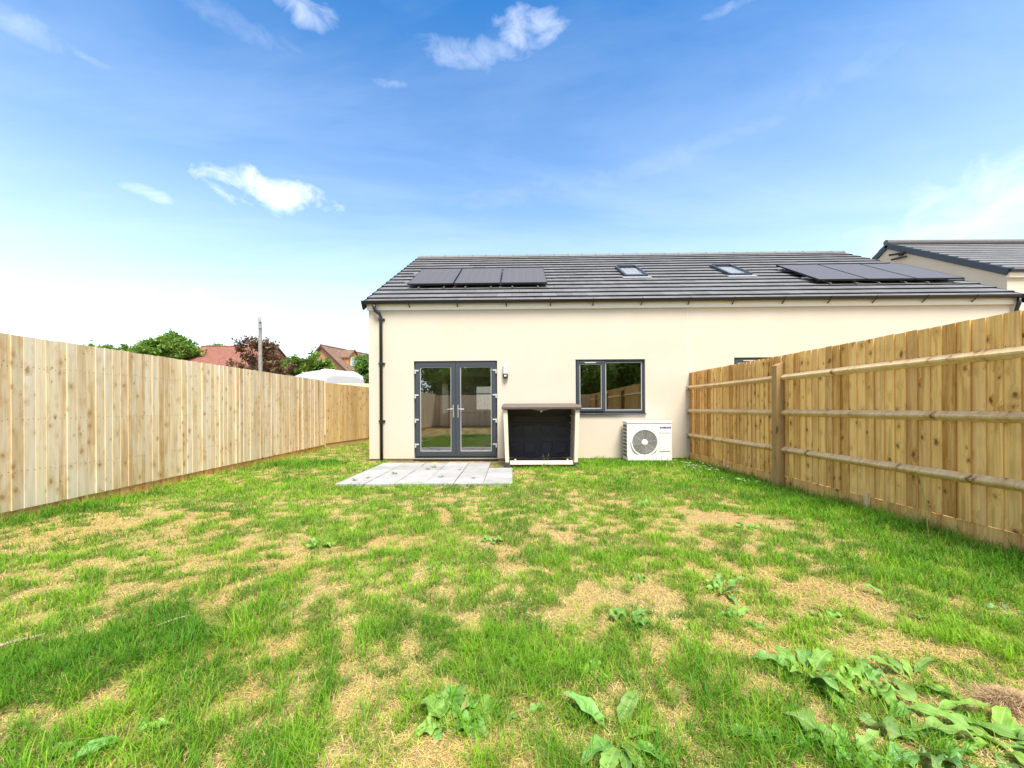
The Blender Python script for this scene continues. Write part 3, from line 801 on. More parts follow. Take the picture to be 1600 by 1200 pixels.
# wall light beside the door
wl = empty('wall_light', (0, 0, 0), 0, 'slim white outdoor wall light with black sensor beside the French doors', 'wall light')
wl.location = (-.137 * math.cos(YAW), DW + .137 * math.sin(YAW), 1.77); wl.rotation_euler = (0, 0, -YAW)
b = MB()
prof = [(-.055, -.002), (-.055, -.055), (-.045, -.080), (-.02, -.095), (.02, -.095), (.045, -.080), (.055, -.055), (.055, -.002)]
b.prism(prof, 'z', .085, .285); b.build('diffuser', M['lampwhite'], wl, .012, seg=3)
b = MB(); b.prism([(p[0] * .99, p[1] * .97) for p in prof], 'z', .0, .084); b.build('housing', M['black'], wl, .01)
b = MB(); b.box((-.022, -.104, .028), (.022, -.090, .060)); b.build('sensor', M['white'], wl, .006)

# ------------------------------------------------------------------ solar panels (each bolted on short rails above the tiles)
def solar():
    cs, sn = math.cos(PITCH), math.sin(PITCH)
    pw, pl, th, gap = 1.085, 1.72, .035, .022
    root0 = None; k = 0
    names = [('black solar panel at the open gable end of the three panel array', 'middle black solar panel of the three panel array above the French doors', 'black solar panel of the three panel array on the side towards the roof windows'),
             ('glossy solar panel of the far array nearest the second roof window', 'middle glossy solar panel of the far array on the right half of the roof', 'glossy solar panel of the far array closest to the taller house')]
    for arr, xs in enumerate((-2.47, 7.10)):
        for i in range(3):
            x = xs + i * (pw + gap)
            if root0 is None:
                r = root0 = empty('solar_panel', (0, 0, 0), 0, None, 'solar panel', 'solar panels on the bungalow roof')
                f = MB(); w = .012
                f.box((0, 0, .10), (w, pl, .10 + th)); f.box((pw - w, 0, .10), (pw, pl, .10 + th)); f.box((w, 0, .10), (pw - w, w, .10 + th)); f.box((w, pl - w, .10), (pw - w, pl, .10 + th))
                f.build('frame', M['alu'], r)
                c = MB(); c.box((w, w, .108), (pw - w, pl - w, .10 + th - .003)); c.build('cells', M['panel'], r)
                for y in (.35, 1.32):
                    q = MB(); q.box((-.0105, y, .058), (pw + .0105, y + .04, .098))
                    for xx in (.25, .85):
                        q.box((xx, y - .01, .02), (xx + .05, y + .05, .0585))
                        if y < 1: q.box((xx, -.06, .046), (xx + .03, .34, .056))
                    q.build('mounting_rail', M['rail_alu'], r)
            else: r = copy_tree(root0)
            Mh = Matrix.Translation((0, DW, 0)) @ Matrix.Rotation(-YAW, 4, 'Z')
            p = Mh @ Vector(ROOFP(x, 1.12, .03))
            r.matrix_world = Matrix.Translation(p) @ Matrix.Rotation(-YAW, 4, 'Z') @ Matrix.Rotation(PITCH, 4, 'X')
            r['label'] = names[arr][i]
            if i == 0:
                for y in (.35, 1.32):
                    e = MB(); e.box((-.16, y, .058), (-.0108, y + .04, .098)); e.build('rail_end', M['rail_alu'], r)
solar()

# ------------------------------------------------------------------ storage shed (open, doors off)
def shed():
    y0 = .95
    r = empty('garden_storage_box', (.565, DW - .50 - .01, 0), -YAW, 'open beige garden storage box with brown lid and dark ribbed inside', 'storage box')
    W, D, Ht = .70, .45, 1.11
    def slab(pts_lo, pts_hi, nm, mat, bv=.006): m = MB(); m.hexa(pts_lo, pts_hi); return m.build(nm, mat, r, bv)
    for s in (-1, 1):
        m = MB(); xo, xi = s * (W + .03), s * (W - .055); xob, xib = s * (W - .01), s * (W - .085)
        def q(x_o, x_i, ya, yb, z): return [(x_o, ya, z), (x_i, ya, z), (x_i, yb, z), (x_o, yb, z)] if s < 0 else [(x_i, ya, z), (x_o, ya, z), (x_o, yb, z), (x_i, yb, z)]
        m.hexa(q(xob, xib, -D, -D + .07, .09), q(xo, xi, -D - .0, -D + .07, Ht - .01))          # front stile
        m.build('front_stile', M['keter_beige'], r, .01)
        m = MB(); m.hexa(q(xob - s * .012, xob - s * .04, -D + .071, D, .09), q(xo - s * .012, xo - s * .04, -D + .071, D, Ht - .012))
        for k in range(6):
            z = .20 + k * .15; m.box((min(xo - s * .05, xo - s * .075), -D + .09, z), (max(xo - s * .05, xo - s * .075), D - .05, z + .03))
        m.build('side_panel', M['keter_beige'], r, .004)
        m = MB(); m.box((s * (W - .05) - .055, -D - .005, -.03), (s * (W - .05) + .055, -D + .10, .089)); m.build('foot', M['keter_dark'], r, .006)
    m = MB(); m.box((-W + .0, D - .04, .09), (W - .0, D, Ht - .012))
    for (a, b, c, d) in ((-.58, -.42, .60, .76), (-.36, -.10, .58, .78), (.04, .30, .58, .78), (.38, .58, .60, .76), (-.60, -.42, .16, .42), (-.34, -.08, .16, .42), (.04, .28, .16, .42), (.36, .58, .16, .42), (-.58, -.1, .86, 1.0), (.04, .58, .86, 1.0)):
        m.box((a, D - .058, c), (b, D - .041, d)); m.box((a + .03, D - .074, c + .03), (b - .03, D - .0585, d - .03))
    for z in (.50, .545, .80): m.box((-.64, D - .052, z), (.64, D - .0405, z + .014))
    for x in (-.05, .005): m.box((x, D - .050, .12), (x + .018, D - .0405, .49)); m.box((x, D - .050, .57), (x + .018, D - .0405, .79))
    m.build('back_panel', M['keter_dark'], r, .004)
    m = MB(); m.box((-W + .09, -D + .10, .03), (W - .09, D - .06, .06)); m.build('base', M['keter_dark'], r, .004)
    m = MB(); m.prism([(-D - .01, .05), (-D - .01, .082), (-D + .03, .090), (-D + .04, .120), (-D + .09, .120), (-D + .09, .05)], 'x', -W + .10, W - .105); m.build('threshold', M['keter_beige'], r, .006)
    for s in (-1, 1):
        m = MB(); m.lathe([(0, 0), (.018, 0), (.018, .03), (0, .034)], (s * .50, -D + .07, .1205), 'z', 12); m.build('latch_peg', M['keter_beige'], r)
    m = MB(); m.prism([(-D - .05, Ht - .005), (-D - .055, Ht + .045), (-D - .03, Ht + .07), (D - .02, Ht + .115), (D + .01, Ht + .09), (D + .01, Ht - .005)], 'x', -W - .055, W + .055); m.build('lid', M['keter_lid'], r, .014, seg=3)
    m = MB(); m.prism([(-.20, 0), (.20, 0), (.05, -.022), (-.05, -.022)], 'y', -D + .02, -D + .05); m.v = [(p[0], p[1], p[2] + Ht - .006) for p in m.v]; m.box((-.02, -D + .01, Ht - .06), (.02, -D + .05, Ht - .03)); m.build('lid_catch', M['gasket'], r, .003)
shed()

# ------------------------------------------------------------------ heat pump
def text_mesh(body, size, name, mat, parent, loc, rx=R(90), bold=.0, ext=.0015):
    cu = bpy.data.curves.new(name, 'FONT'); cu.body = body; cu.size = size; cu.extrude = ext; cu.offset = bold; cu.align_x = 'CENTER'; cu.align_y = 'CENTER'; cu.space_character = 1.02
    t = bpy.data.objects.new(name, cu); COL.objects.link(t)
    bpy.context.view_layer.update()
    me = bpy.data.meshes.new_from_object(t.evaluated_get(bpy.context.evaluated_depsgraph_get()))
    bpy.data.objects.remove(t); bpy.data.curves.remove(cu)
    me.name = name; me.materials.clear(); me.materials.append(mat)
    o = bpy.data.objects.new(name, me); COL.objects.link(o); o.parent = parent; o.location = loc; o.rotation_euler = (rx, 0, 0)
    return o
def heat_pump():
    W, Hh, D = .90, .79, .32
    r = empty('heat_pump', (2.79, DW - .055 - .39, .0), -YAW, 'white heat pump unit with round fan grille standing below the window', 'heat pump')
    x0, x1, z0, z1 = -W / 2, W / 2, .05, .05 + Hh
    cx, cz, fr = -.10, .415, .262
    # front panel as a ring of faces round the fan hole
    m = MB(); n = 48; ring = [(cx + fr * math.cos(2 * math.pi * k / n), cz + fr * math.sin(2 * math.pi * k / n)) for k in range(n)]
    outer = []
    for k in range(n):
        t = 2 * math.pi * k / n; c, s = math.cos(t), math.sin(t)
        q = min(((x1 if c > 0 else x0) - cx) / c if abs(c) > 1e-6 else 9, ((z1 if s > 0 else z0) - cz) / s if abs(s) > 1e-6 else 9); outer.append((cx + q * c, cz + q * s))
    for cxx, czz in ((x0, z0), (x1, z0), (x1, z1), (x0, z1)):
        k = min(range(n), key=lambda i: (outer[i][0] - cxx) ** 2 + (outer[i][1] - czz) ** 2); outer[k] = (cxx, czz)
    vs = [(p[0], 0, p[1]) for p in ring] + [(p[0], 0, p[1]) for p in outer] + [(p[0], .05, p[1]) for p in ring]
    m.add(vs, [(k, (k + 1) % n, n + (k + 1) % n, n + k) for k in range(n)] + [(2 * n + k, 2 * n + (k + 1) % n, (k + 1) % n, k) for k in range(n)])
    # shell: sides, top, bottom, back
    m.add([(x0, 0, z0), (x1, 0, z0), (x1, D, z0), (x0, D, z0), (x0, 0, z1), (x1, 0, z1), (x1, D, z1), (x0, D, z1)], [(0, 3, 2, 1), (1, 2, 6, 5), (2, 3, 7, 6), (3, 0, 4, 7), (4, 5, 6, 7)])
    m.build('casing', M['whitebody'], r)
    m = MB(); m.box((x0 - .008, -.010, z1 - .035), (x1 + .008, D + .005, z1 + .008)); m.build('top_cover', M['whitebody'], r, .008, seg=3)
    m = MB(); m.prism([(x0 + .0, -.014), (x0 + .03, -.020), (x1 - .03, -.020), (x1, -.014), (x1, -.0005), (x0, -.0005)], 'z', z0 + .002, z0 + .11); m.build('lower_panel', M['whitebody'], r, .004)
    # service cover at right
    m = MB(); m.box((.205, -.012, .24), (.420, -.0005, .60)); m.build('service_cover', M['whitebody'], r, .004)
    m = MB(); m.box((.205, -.019, .612), (.425, -.0005, .640)); m.build('grip', M['white'], r, .006)
    m = MB(); m.lathe([(fr + .018, -.0005), (fr + .018, -.016), (fr + .004, -.022), (fr - .012, -.014), (fr - .014, .03)], (cx, 0, cz), 'y', 56); m.build('fan_ring', M['whitebody'], r, smooth=True)
    m = MB(); m.lathe([(0, .13), (fr - .001, .13), (fr - .001, .051)], (cx, 0, cz), 'y', 40); m.build('fan_well', M['cavity'], r)
    m = MB()
    for k in range(3):
        vs = []; fs = []
        for i in range(7):
            t = k * 2 * math.pi / 3 + i * .15
            for q, rr in enumerate((.05, .15, .235)): vs.append((cx + rr * math.cos(t + .2 * q), .085 - .006 * i, cz + rr * math.sin(t + .2 * q)))
        for i in range(6):
            for q in range(2): o = i * 3 + q; fs.append((o, o + 1, o + 4, o + 3))
        m.add(vs, fs)
    m.build('fan_blades', M['fan'], r)
    m = MB()
    for rr in np.arange(.075, fr - .004, .0125):
        m.lathe([(rr - .0025, -.006), (rr - .0025, -.011), (rr + .0025, -.011), (rr + .0025, -.006), (rr - .0025, -.006)], (cx, 0, cz), 'y', 44)
    for k in range(8):
        t = k * math.pi / 4 + .2; m.tube([(cx + .06 * math.cos(t), -.005, cz + .06 * math.sin(t)), (cx + (fr - .005) * math.cos(t), -.005, cz + (fr - .005) * math.sin(t))], .004, 6)
    m.build('fan_guard', M['grille'], r)
    m = MB(); m.lathe([(0, -.022), (.055, -.020), (.064, -.012), (.064, .0)], (cx, 0, cz), 'y', 32); m.build('hub_cap', M['white'], r, smooth=True)
    # coil openings on the side, with black slots in a white lattice
    m = MB()
    for k in range(9):
        z = z0 + .07 + k * .075
        for y in (.035, .17): m.box((x0 - .003, y, z), (x0 + .002, y + .115, z + .055))
    m.build('side_grille', M['cavity'], r)
    m = MB(); m.tube([(x1 - .02, D - .06, .30), (x1 + .05, D - .05, .30), (x1 + .065, D - .03, .27), (x1 + .065, D + .0, .22), (x1 + .065, D + .062, .20)], .022, 10); m.build('pipe', M['black'], r, smooth=True)
    for x in (-.30, .30):
        m = MB(); m.box((x - .05, .0, -.03), (x + .05, D, .049)); m.build('foot', M['rubber'], r, .004)
    text_mesh('SAMSUNG', .048, 'logo', M['logo_blue'], r, (.325, -.0012, .715), bold=.0022)
heat_pump()

# ------------------------------------------------------------------ trees
def tree(name, label, loc, crown, nleaf, leaf, cols, trunk_h, trunk_r, seed, group=None, clumps=60, spread=.28, cat='tree', airy=0):
    rg = np.random.default_rng(seed); rd = random.Random(seed)
    r = empty(name, loc, 0, label, cat, group)
    t = MB(); lean = rd.uniform(-.15, .15)
    top = Vector((lean, .05, trunk_h))
    t.tube([(0, 0, -.1), (lean * .4, .02, trunk_h * .5), tuple(top)], [trunk_r, trunk_r * .75, trunk_r * .5], 8, (.1, .08, .06))
    cl = []
    for i in range(clumps):
        e = crown[rd.randrange(len(crown))]; (cx, cy, cz), (ax, ay, az) = e
        d = rg.normal(size=3); d /= np.linalg.norm(d); k = rd.uniform(.35, 1.0) ** .6
        cl.append((cx + d[0] * ax * k, cy + d[1] * ay * k, cz + d[2] * az * k))
    for i in range(0, len(cl), 3):
        c = Vector(cl[i]); mid = top.lerp(c, .5) + Vector((rd.uniform(-.1, .1), rd.uniform(-.1, .1), rd.uniform(0, .15)))
        t.tube([tuple(top * (.75 + .2 * rd.random())), tuple(mid), tuple(c)], [trunk_r * .38, trunk_r * .22, trunk_r * .07], 5, (.1, .08, .06))
    t.build('trunk', M['bark'], r)
    cl = np.array(cl); idx = rg.integers(0, len(cl), nleaf)
    scale = np.array(crown[0][1]).mean() * spread * (0.6 + .8 * rg.random(len(cl)))
    P = cl[idx] + rg.normal(size=(nleaf, 3)) * (scale[idx] * .55)[:, None] * np.array([1, 1, .75])
    a = rg.normal(size=(nleaf, 3)); a /= np.linalg.norm(a, axis=1)[:, None]
    b = np.cross(a, rg.normal(size=(nleaf, 3))); b /= np.linalg.norm(b, axis=1)[:, None]
    s = leaf * (.6 + .8 * rg.random(nleaf))[:, None]
    nrm = np.cross(a, b)
    V = np.stack([P - a * s, P + b * s * .45 + nrm * s * .12, P + a * s, P - b * s * .45 + nrm * s * .12], 1)
    L = np.arange(nleaf * 4); st = np.arange(nleaf) * 4
    tone = rg.random(len(cl))[idx] * .6 + rg.random(nleaf) * .4
    c0, c1 = np.array(cols[0]), np.array(cols[1]); C = c0 * (1 - tone[:, None]) + c1 * tone[:, None]
    if len(cols) > 2:
        k = rg.random(nleaf) < .18; C[k] = np.array(cols[2]) * (.7 + .6 * rg.random(k.sum()))[:, None]
    np_mesh('crown', V.reshape(-1, 3), L, st, C, M['leaf'], r)
    return r
G1, G2, G3 = (.075, .16, .02), (.17, .31, .04), (.26, .38, .06)
tree('garden_tree', 'low spreading green tree just showing over the pale fence', (-36.5, 35, 0), [((0, 0, 6.0), (1.9, 1.6, 1.0)), ((-1.0, 0, 6.2), (1.2, 1.2, .6))], 5000, .17, (G1, G2, G3), 4.6, .18, 31, clumps=60, spread=.24)
tree('garden_tree', 'rounded bright green tree beside the red tiled roof', (-31.4, 35, 0), [((0, 0, 5.8), (2.6, 2.2, 1.9)), ((.5, 0, 6.8), (1.4, 1.4, 1.1)), ((-1.6, 0, 5.6), (1.4, 1.4, 1.2))], 14000, .17, (G1, G2, G3), 4.0, .22, 32, clumps=110, spread=.2)
tree('garden_tree', 'small feathery tree top above the red roof ridge', (-31.6, 41, 0), [((0, 0, 7.2), (.9, .9, .8))], 700, .16, (G1, G2), 6.0, .12, 33, clumps=22, spread=.26)
PU = ((.08, .032, .022), (.19, .085, .045), (.15, .16, .04))
tree('copper_tree', 'copper leaved tree with loose dark twigs behind the grey pole', (-15.4, 23.2, 0), [((.1, 0, 3.5), (1.7, 1.2, 1.2)), ((.0, 0, 4.7), (1.0, .9, .8)), ((1.0, 0, 3.5), (1.2, .9, .8))], 4200, .10, PU, 2.6, .13, 34, clumps=80, spread=.19)
tree('garden_bush', 'yellow green bush in front of the brick house gable', (-13.9, 26, 0), [((0, 0, 3.6), (1.7, 1.2, 1.15)), ((.9, 0, 3.7), (.9, .8, .8)), ((-1.2, 0, 3.5), (.9, .8, .9))], 6500, .12, (G1, G2, (.26, .30, .05)), 2.4, .12, 35, cat='bush', clumps=80, spread=.2)
tree('garden_bush', 'leafy green shrub peeping past the corner of the cream wall', (-6.75, 18.2, 0), [((0, 0, 2.5), (.65, .6, 1.25))], 3200, .085, (G1, G2), 1.2, .06, 36, cat='bush', clumps=45, spread=.3)
# trees behind the garden, seen only as reflections in the panes
t0 = tree('hedge_tree', 'dense green tree behind the garden, mirrored in the window panes', (-5.5, -9.2, 0), [((0, 0, 2.4), (1.9, 1.3, 2.1)), ((.6, 0, 3.4), (1.2, 1.1, 1.1))], 9000, .13, ((.12, .22, .03), (.26, .38, .05)), 1.5, .14, 41, 'trees behind the garden', clumps=90, spread=.24)
for i, (x, y, sc, rz) in enumerate(((-2.6, -9.5, 1.05, 1.3), (.4, -9.0, .95, 2.2), (3.4, -9.4, 1.1, 4.0), (6.5, -9.0, 1.15, .5), (-4.1, -8.2, .82, 2.9), (-1.0, -8.3, .9, .7), (2.0, -8.2, .85, 5.2), (5.0, -8.1, .9, 1.9), (9.6, -8.6, 1.1, 3.1), (-8.6, -9.0, 1.05, 5.0))):
    c = copy_tree(t0); c.location = (x, y, 0); c.scale = (sc,) * 3; c.rotation_euler = (0, 0, rz)

# ------------------------------------------------------------------ neighbouring buildings
def tall_house():
    X, Yf, ze, run, rise = 18.2, 14.1, 6.1, 4.46, 2.8
    r = empty('tall_neighbour_house', (X, Yf, 0), 0, 'taller cream house with dark verge tiles rising behind the bungalow roof', 'house')
    L = 14
    m = MB(); m.box((.0, .0, .0), (L, 2 * run, ze - .05))
    m.add([(0, 0, ze - .049), (0, 2 * run, ze - .049), (0, run, ze + rise - .1)], [(2, 1, 0)]); m.build('wall', M['render'], r)
    pit = math.atan2(rise, run); cs, sn = math.cos(pit), math.sin(pit); sl = run / cs + .12; n = 13; g = sl / n; rd = random.Random(2)
    def P(x, s, h): return (x, -.10 + s * cs - h * sn, ze - .07 + s * sn + h * cs)
    t = MB()
    for j in range(n):
        x = .0
        while x < L:
            e = min(x + .6, L); v = rd.uniform(.13, .165)
            t.hexa([P(x, j * g, 0), P(e - .003, j * g, 0), P(e - .003, (j + 1) * g + .05, -.02), P(x, (j + 1) * g + .05, -.02)],
                   [P(x, j * g, .045), P(e - .003, j * g, .045), P(e - .003, (j + 1) * g + .05, .012), P(x, (j + 1) * g + .05, .012)], (v, v * .97, v * .96)); x += .6
    t.add([(0, run, ze + rise), (L, run, ze + rise), (L, 2 * run + .1, ze - .06), (0, 2 * run + .1, ze - .06)], [(0, 1, 2, 3)], (.1, .1, .1))
    rf = t.build('roof', M['tile'], r)
    v = MB()
    for j in range(n):
        for (s0, s1) in ((j * g, (j + 1) * g - .006),):
            lo = [P(-.09, s0, -.16), P(.10, s0, -.16), P(.10, s1 + .03, -.16), P(-.09, s1 + .03, -.16)]
            hi = [P(-.09, s0, .10), P(.10, s0, .10), P(.10, s1 + .03, .065), P(-.09, s1 + .03, .065)]
            v.hexa(lo, hi)
    # the far verge, just its apex shows
    for j in range(n):
        def Q(x, s, h): p = P(x, s, h); return (p[0], 2 * run - p[1], p[2])
        s0, s1 = j * g, (j + 1) * g - .006
        v.hexa([Q(-.09, s1 + .03, -.16), Q(.10, s1 + .03, -.16), Q(.10, s0, -.16), Q(-.09, s0, -.16)], [Q(-.09, s1 + .03, .065), Q(.10, s1 + .03, .065), Q(.10, s0, .10), Q(-.09, s0, .10)])
    v.build('verge_tile', plain('slate_verge', (.030, .037, .048), .45), rf, .012)
    q = MB(); q.tube([(-.1, run, ze + rise + .10), (L, run, ze + rise + .10)], .13, 12, (.12, .115, .115)); q.build('ridge_tile', M['tile'], rf)
    f = MB(); f.box((-.01, -.09, ze - .30), (L, -.002, ze - .11)); f.build('fascia', M['fascia'], r)
    gq = MB(); gq.tube([(-.05, -.16, ze - .07), (L, -.16, ze - .07)], .06, 10); gq.build('gutter', M['black'], r)
    a = MB(); a.box((-.12, run - .75, ze + rise - .80), (-.005, run - .62, ze + rise - .66)); a.tube([(-.10, run - .9, ze + rise - .74), (-.22, run - .3, ze + rise - .62)], .05, 8); a.tube([(-.14, run - 1.0, ze + rise - .95), (-.16, run - .35, ze + rise - .86)], .045, 8)
    a.build('gable_bracket', M['black'], r)
    w = MB(); w.box((2.0, -.02, 3.6), (3.6, -.002, 4.9)); w.box((6.5, -.02, 3.6), (8.1, -.002, 4.9)); w.build('window', M['anthracite'], r)
tall_house()

def gable_house(name, label, loc, rz, L, run, ze, rise, roofm, wallm, dormer=False):
    """local y along the ridge, local x across; gable at y=0"""
    r = empty(name, loc, rz, label, 'house')
    m = MB(); m.box((-run, 0, 0), (run, L, ze)); 
    for y, fl in ((0.0, 0), (L, 1)): m.add([(-run, y, ze), (run, y, ze), (0, y, ze + rise)], [(0, 1, 2) if not fl else (2, 1, 0)])
    m.build('wall', wallm, r)
    o = .18; k = rise / run; t = .12
    m = MB()
    for s in (-1, 1):
        e = (s * (run + .3), ze - k * .3); a = (0, ze + rise + .02)
        lo = [(e[0], -o, e[1]), (a[0], -o, a[1]), (a[0], L + o, a[1]), (e[0], L + o, e[1])]
        hi = [(p[0], p[1], p[2] + t) for p in lo]
        if s > 0: lo, hi = [lo[i] for i in (1, 0, 3, 2)], [hi[i] for i in (1, 0, 3, 2)]
        m.hexa(lo, hi)
    rf = m.build('roof', roofm, r)
    m = MB(); m.tube([(0, -o, ze + rise + .13), (0, L + o, ze + rise + .13)], .10, 8); m.build('ridge_tile', roofm, rf)
    m = MB()
    for s in (-1, 1):
        m.hexa([(s * (run + .3), -o - .03, ze - k * .3 - .12), (0, -o - .03, ze + rise - .10), (0, -o - .002, ze + rise - .10), (s * (run + .3), -o - .002, ze - k * .3 - .12)],
               [(s * (run + .3), -o - .03, ze - k * .3 + .10), (0, -o - .03, ze + rise + .12), (0, -o - .002, ze + rise + .12), (s * (run + .3), -o - .002, ze - k * .3 + .10)])
    m.build('bargeboard', plain('dark_bargeboard', (.06, .035, .025), .7), r)
    if dormer:
        y0, y1 = 1.0, 2.5; xf = 2.15; zb = ze + rise * (1 - xf / run) + .1
        m = MB(); m.box((.6, y0, zb), (xf, y1, zb + .75))
        ym = (y0 + y1) / 2
        m.add([(xf, y0, zb + .75), (xf, y1, zb + .75), (xf, ym, zb + 1.45)], [(0, 1, 2)])
        d = m.build('dormer', M['orangewood'], r)
        m = MB()
        m.hexa([(.2, y0 - .12, zb + .66), (xf + .15, y0 - .12, zb + .66), (xf + .15, ym, zb + 1.48), (.2, ym, zb + 1.48)], [(.2, y0 - .12, zb + .76), (xf + .15, y0 - .12, zb + .76), (xf + .15, ym, zb + 1.58), (.2, ym, zb + 1.58)])
        m.hexa([(.2, ym, zb + 1.48), (xf + .15, ym, zb + 1.48), (xf + .15, y1 + .12, zb + .66), (.2, y1 + .12, zb + .66)], [(.2, ym, zb + 1.58), (xf + .15, ym, zb + 1.58), (xf + .15, y1 + .12, zb + .76), (.2, y1 + .12, zb + .76)])
        m.build('dormer_roof', roofm, d)
        m = MB(); m.box((xf + .004, y0 + .28, zb - .02), (xf + .05, y1 - .28, zb + .80)); m.build('dormer_window', M['white'], d)
        m = MB()
        for yy in (y0 + .36, ym + .04):
            for zz in (zb + .05, zb + .43): m.box((xf + .051, yy, zz), (xf + .058, yy + .35, zz + .30))
        m.build('dormer_pane', plain('pale_pane', (.35, .38, .42), .1), d)
    return r
# red roofed house: ridge along world x
gable_house('red_roof_house', 'house with plain red tiled roof beyond the pale fence', (-30.5, 38, 0), R(-90), 7.2, 4.5, 4.6, 2.55, M['redtile'], M['brick'])
gable_house('brick_gable_house', 'orange brick house with brown roof and white dormer window', (-17.8, 36, 0), -math.atan2(.29, .957), 12, 4.0, 3.55, 3.35, M['browntile'], M['brick'], True)

gable_house('brick_house', 'grey brick house across the road, glimpsed through the kitchen window', (-6.0, 34, 0), R(-90), 12, 4.5, 4.8, 2.4, M['browntile'], plain('grey_brick', (.22, .21, .20), .9, noise=.2))
def pole():
    r = empty('utility_pole', (-13.1, 20, 0), 0, 'bare grey timber utility pole standing in front of the copper tree', 'pole')
    m = MB(); m.tube([(0, 0, -.2), (.01, 0, 3), (.0, 0, 5.4), (-.02, 0, 5.93)], [.11, .095, .082, .078], 12); m.build('shaft', M['polewood'], r, smooth=True)
    m = MB(); m.box((-.09, -.11, 5.3), (.09, .0, 5.36)); m.box((-.088, -.105, 5.62), (.088, .0, 5.66)); m.tube([(0, -.12, 4.9), (0, -.12, 5.85)], .018, 6); m.build('pole_fitting', M['galv'], r)
pole()

def van():
    ax = Vector((-.75, .66, 0)).normalized(); rz = math.atan2(ax.y, ax.x)
    r = empty('parked_van', (0, 0, 0), rz, 'white high roof van parked behind the fence, only its roof showing', 'van')
    L, W, Ht = 5.5, 1.95, 2.83
    # rear face at local x=0, centre line y=0; corner (-7.9,16) is local (0, +W/2)
    n = Vector((-ax.y, ax.x, 0)); c = Vector((-7.9, 16.0, 0)) - n * (W / 2); r.location = c
    m = MB()
    # cross-section rings along the length, rounded shoulders
    def ring(x, top, w, bot=.35):
        k = .30; return [(x, -w / 2, bot), (x, -w / 2 * 1.0, 1.2), (x, -w / 2 * .97, top - .45), (x, -w / 2 * .88, top - .14), (x, -w / 2 * .66, top - .03), (x, 0, top), (x, w / 2 * .66, top - .03), (x, w / 2 * .88, top - .14), (x, w / 2 * .97, top - .45), (x, w / 2, 1.2), (x, w / 2, bot)]
    rings = [ring(0.0, Ht - .30, W * .93), ring(.06, Ht - .12, W * .98), ring(.35, Ht - .03, W), ring(1.8, Ht, W), ring(3.4, Ht - .02, W), ring(4.0, Ht - .20, W * .98), ring(4.4, Ht - .62, W * .96), ring(4.75, 1.45, W * .95), ring(5.45, 1.15, W * .88), ring(5.5, .8, W * .85)]
    vs = [v for q in rings for v in q]; k = 11; fs = []
    for i in range(len(rings) - 1):
        for j in range(k - 1): fs.append((i * k + j, (i + 1) * k + j, (i + 1) * k + j + 1, i * k + j + 1))
    fs += [tuple(range(k)), tuple(reversed(range((len(rings) - 1) * k, len(rings) * k)))]
    fs += [(i * k, i * k + k - 1, (i + 1) * k + k - 1, (i + 1) * k) for i in range(len(rings) - 1)]
    m.add(vs, fs); m.build('body', M['vanpaint'], r, smooth=False, bevel=.04, seg=3)
    m = MB(); m.box((1.5, -.25, Ht - .01), (1.95, .25, Ht + .11)); m.build('roof_vent', M['white'], r, .03)
    m = MB()
    for y in (-.62, .62): m.tube([(.5, y, Ht - .02), (3.2, y, Ht - .01)], .014, 6)
    m.build('roof_rail', M['white'], r)
    m = MB()
    for s in (-1, 1): m.box((-.012, s * .48 - .34, 1.45), (.004, s * .48 + .34, 2.05))
    m.build('rear_window', M['vanglass'], r)
    m = MB(); m.hexa([(4.42, -.80, Ht - .72), (4.42, .80, Ht - .72), (4.75, .84, 1.52), (4.75, -.84, 1.52)], [(4.46, -.80, Ht - .66), (4.46, .80, Ht - .66), (4.80, .84, 1.56), (4.80, -.84, 1.56)]); m.build('windscreen', M['vanglass'], r)
    for x in (1.1, 4.55):
        for s in (-1, 1):
            m = MB(); m.lathe([(0, -.11), (.26, -.11), (.33, -.08), (.34, 0), (.33, .08), (.26, .11), (0, .11)], (x, s * (W / 2 - .12), .34), 'y', 24); w = m.build('wheel', M['rubber'], r, smooth=True)
            m = MB(); m.lathe([(0, s * .118), (.20, s * .112), (.21, s * .105)], (x, s * (W / 2 - .12), .34), 'y', 20); m.build('hub', M['galv'], w)
    for s in (-1, 1):
        m = MB(); m.box((-.02, s * .90 - .05, .9), (.03, s * .90 + .05, 1.3)); m.build('tail_light', plain('red_lens', (.35, .01, .01), .2), r)
van()

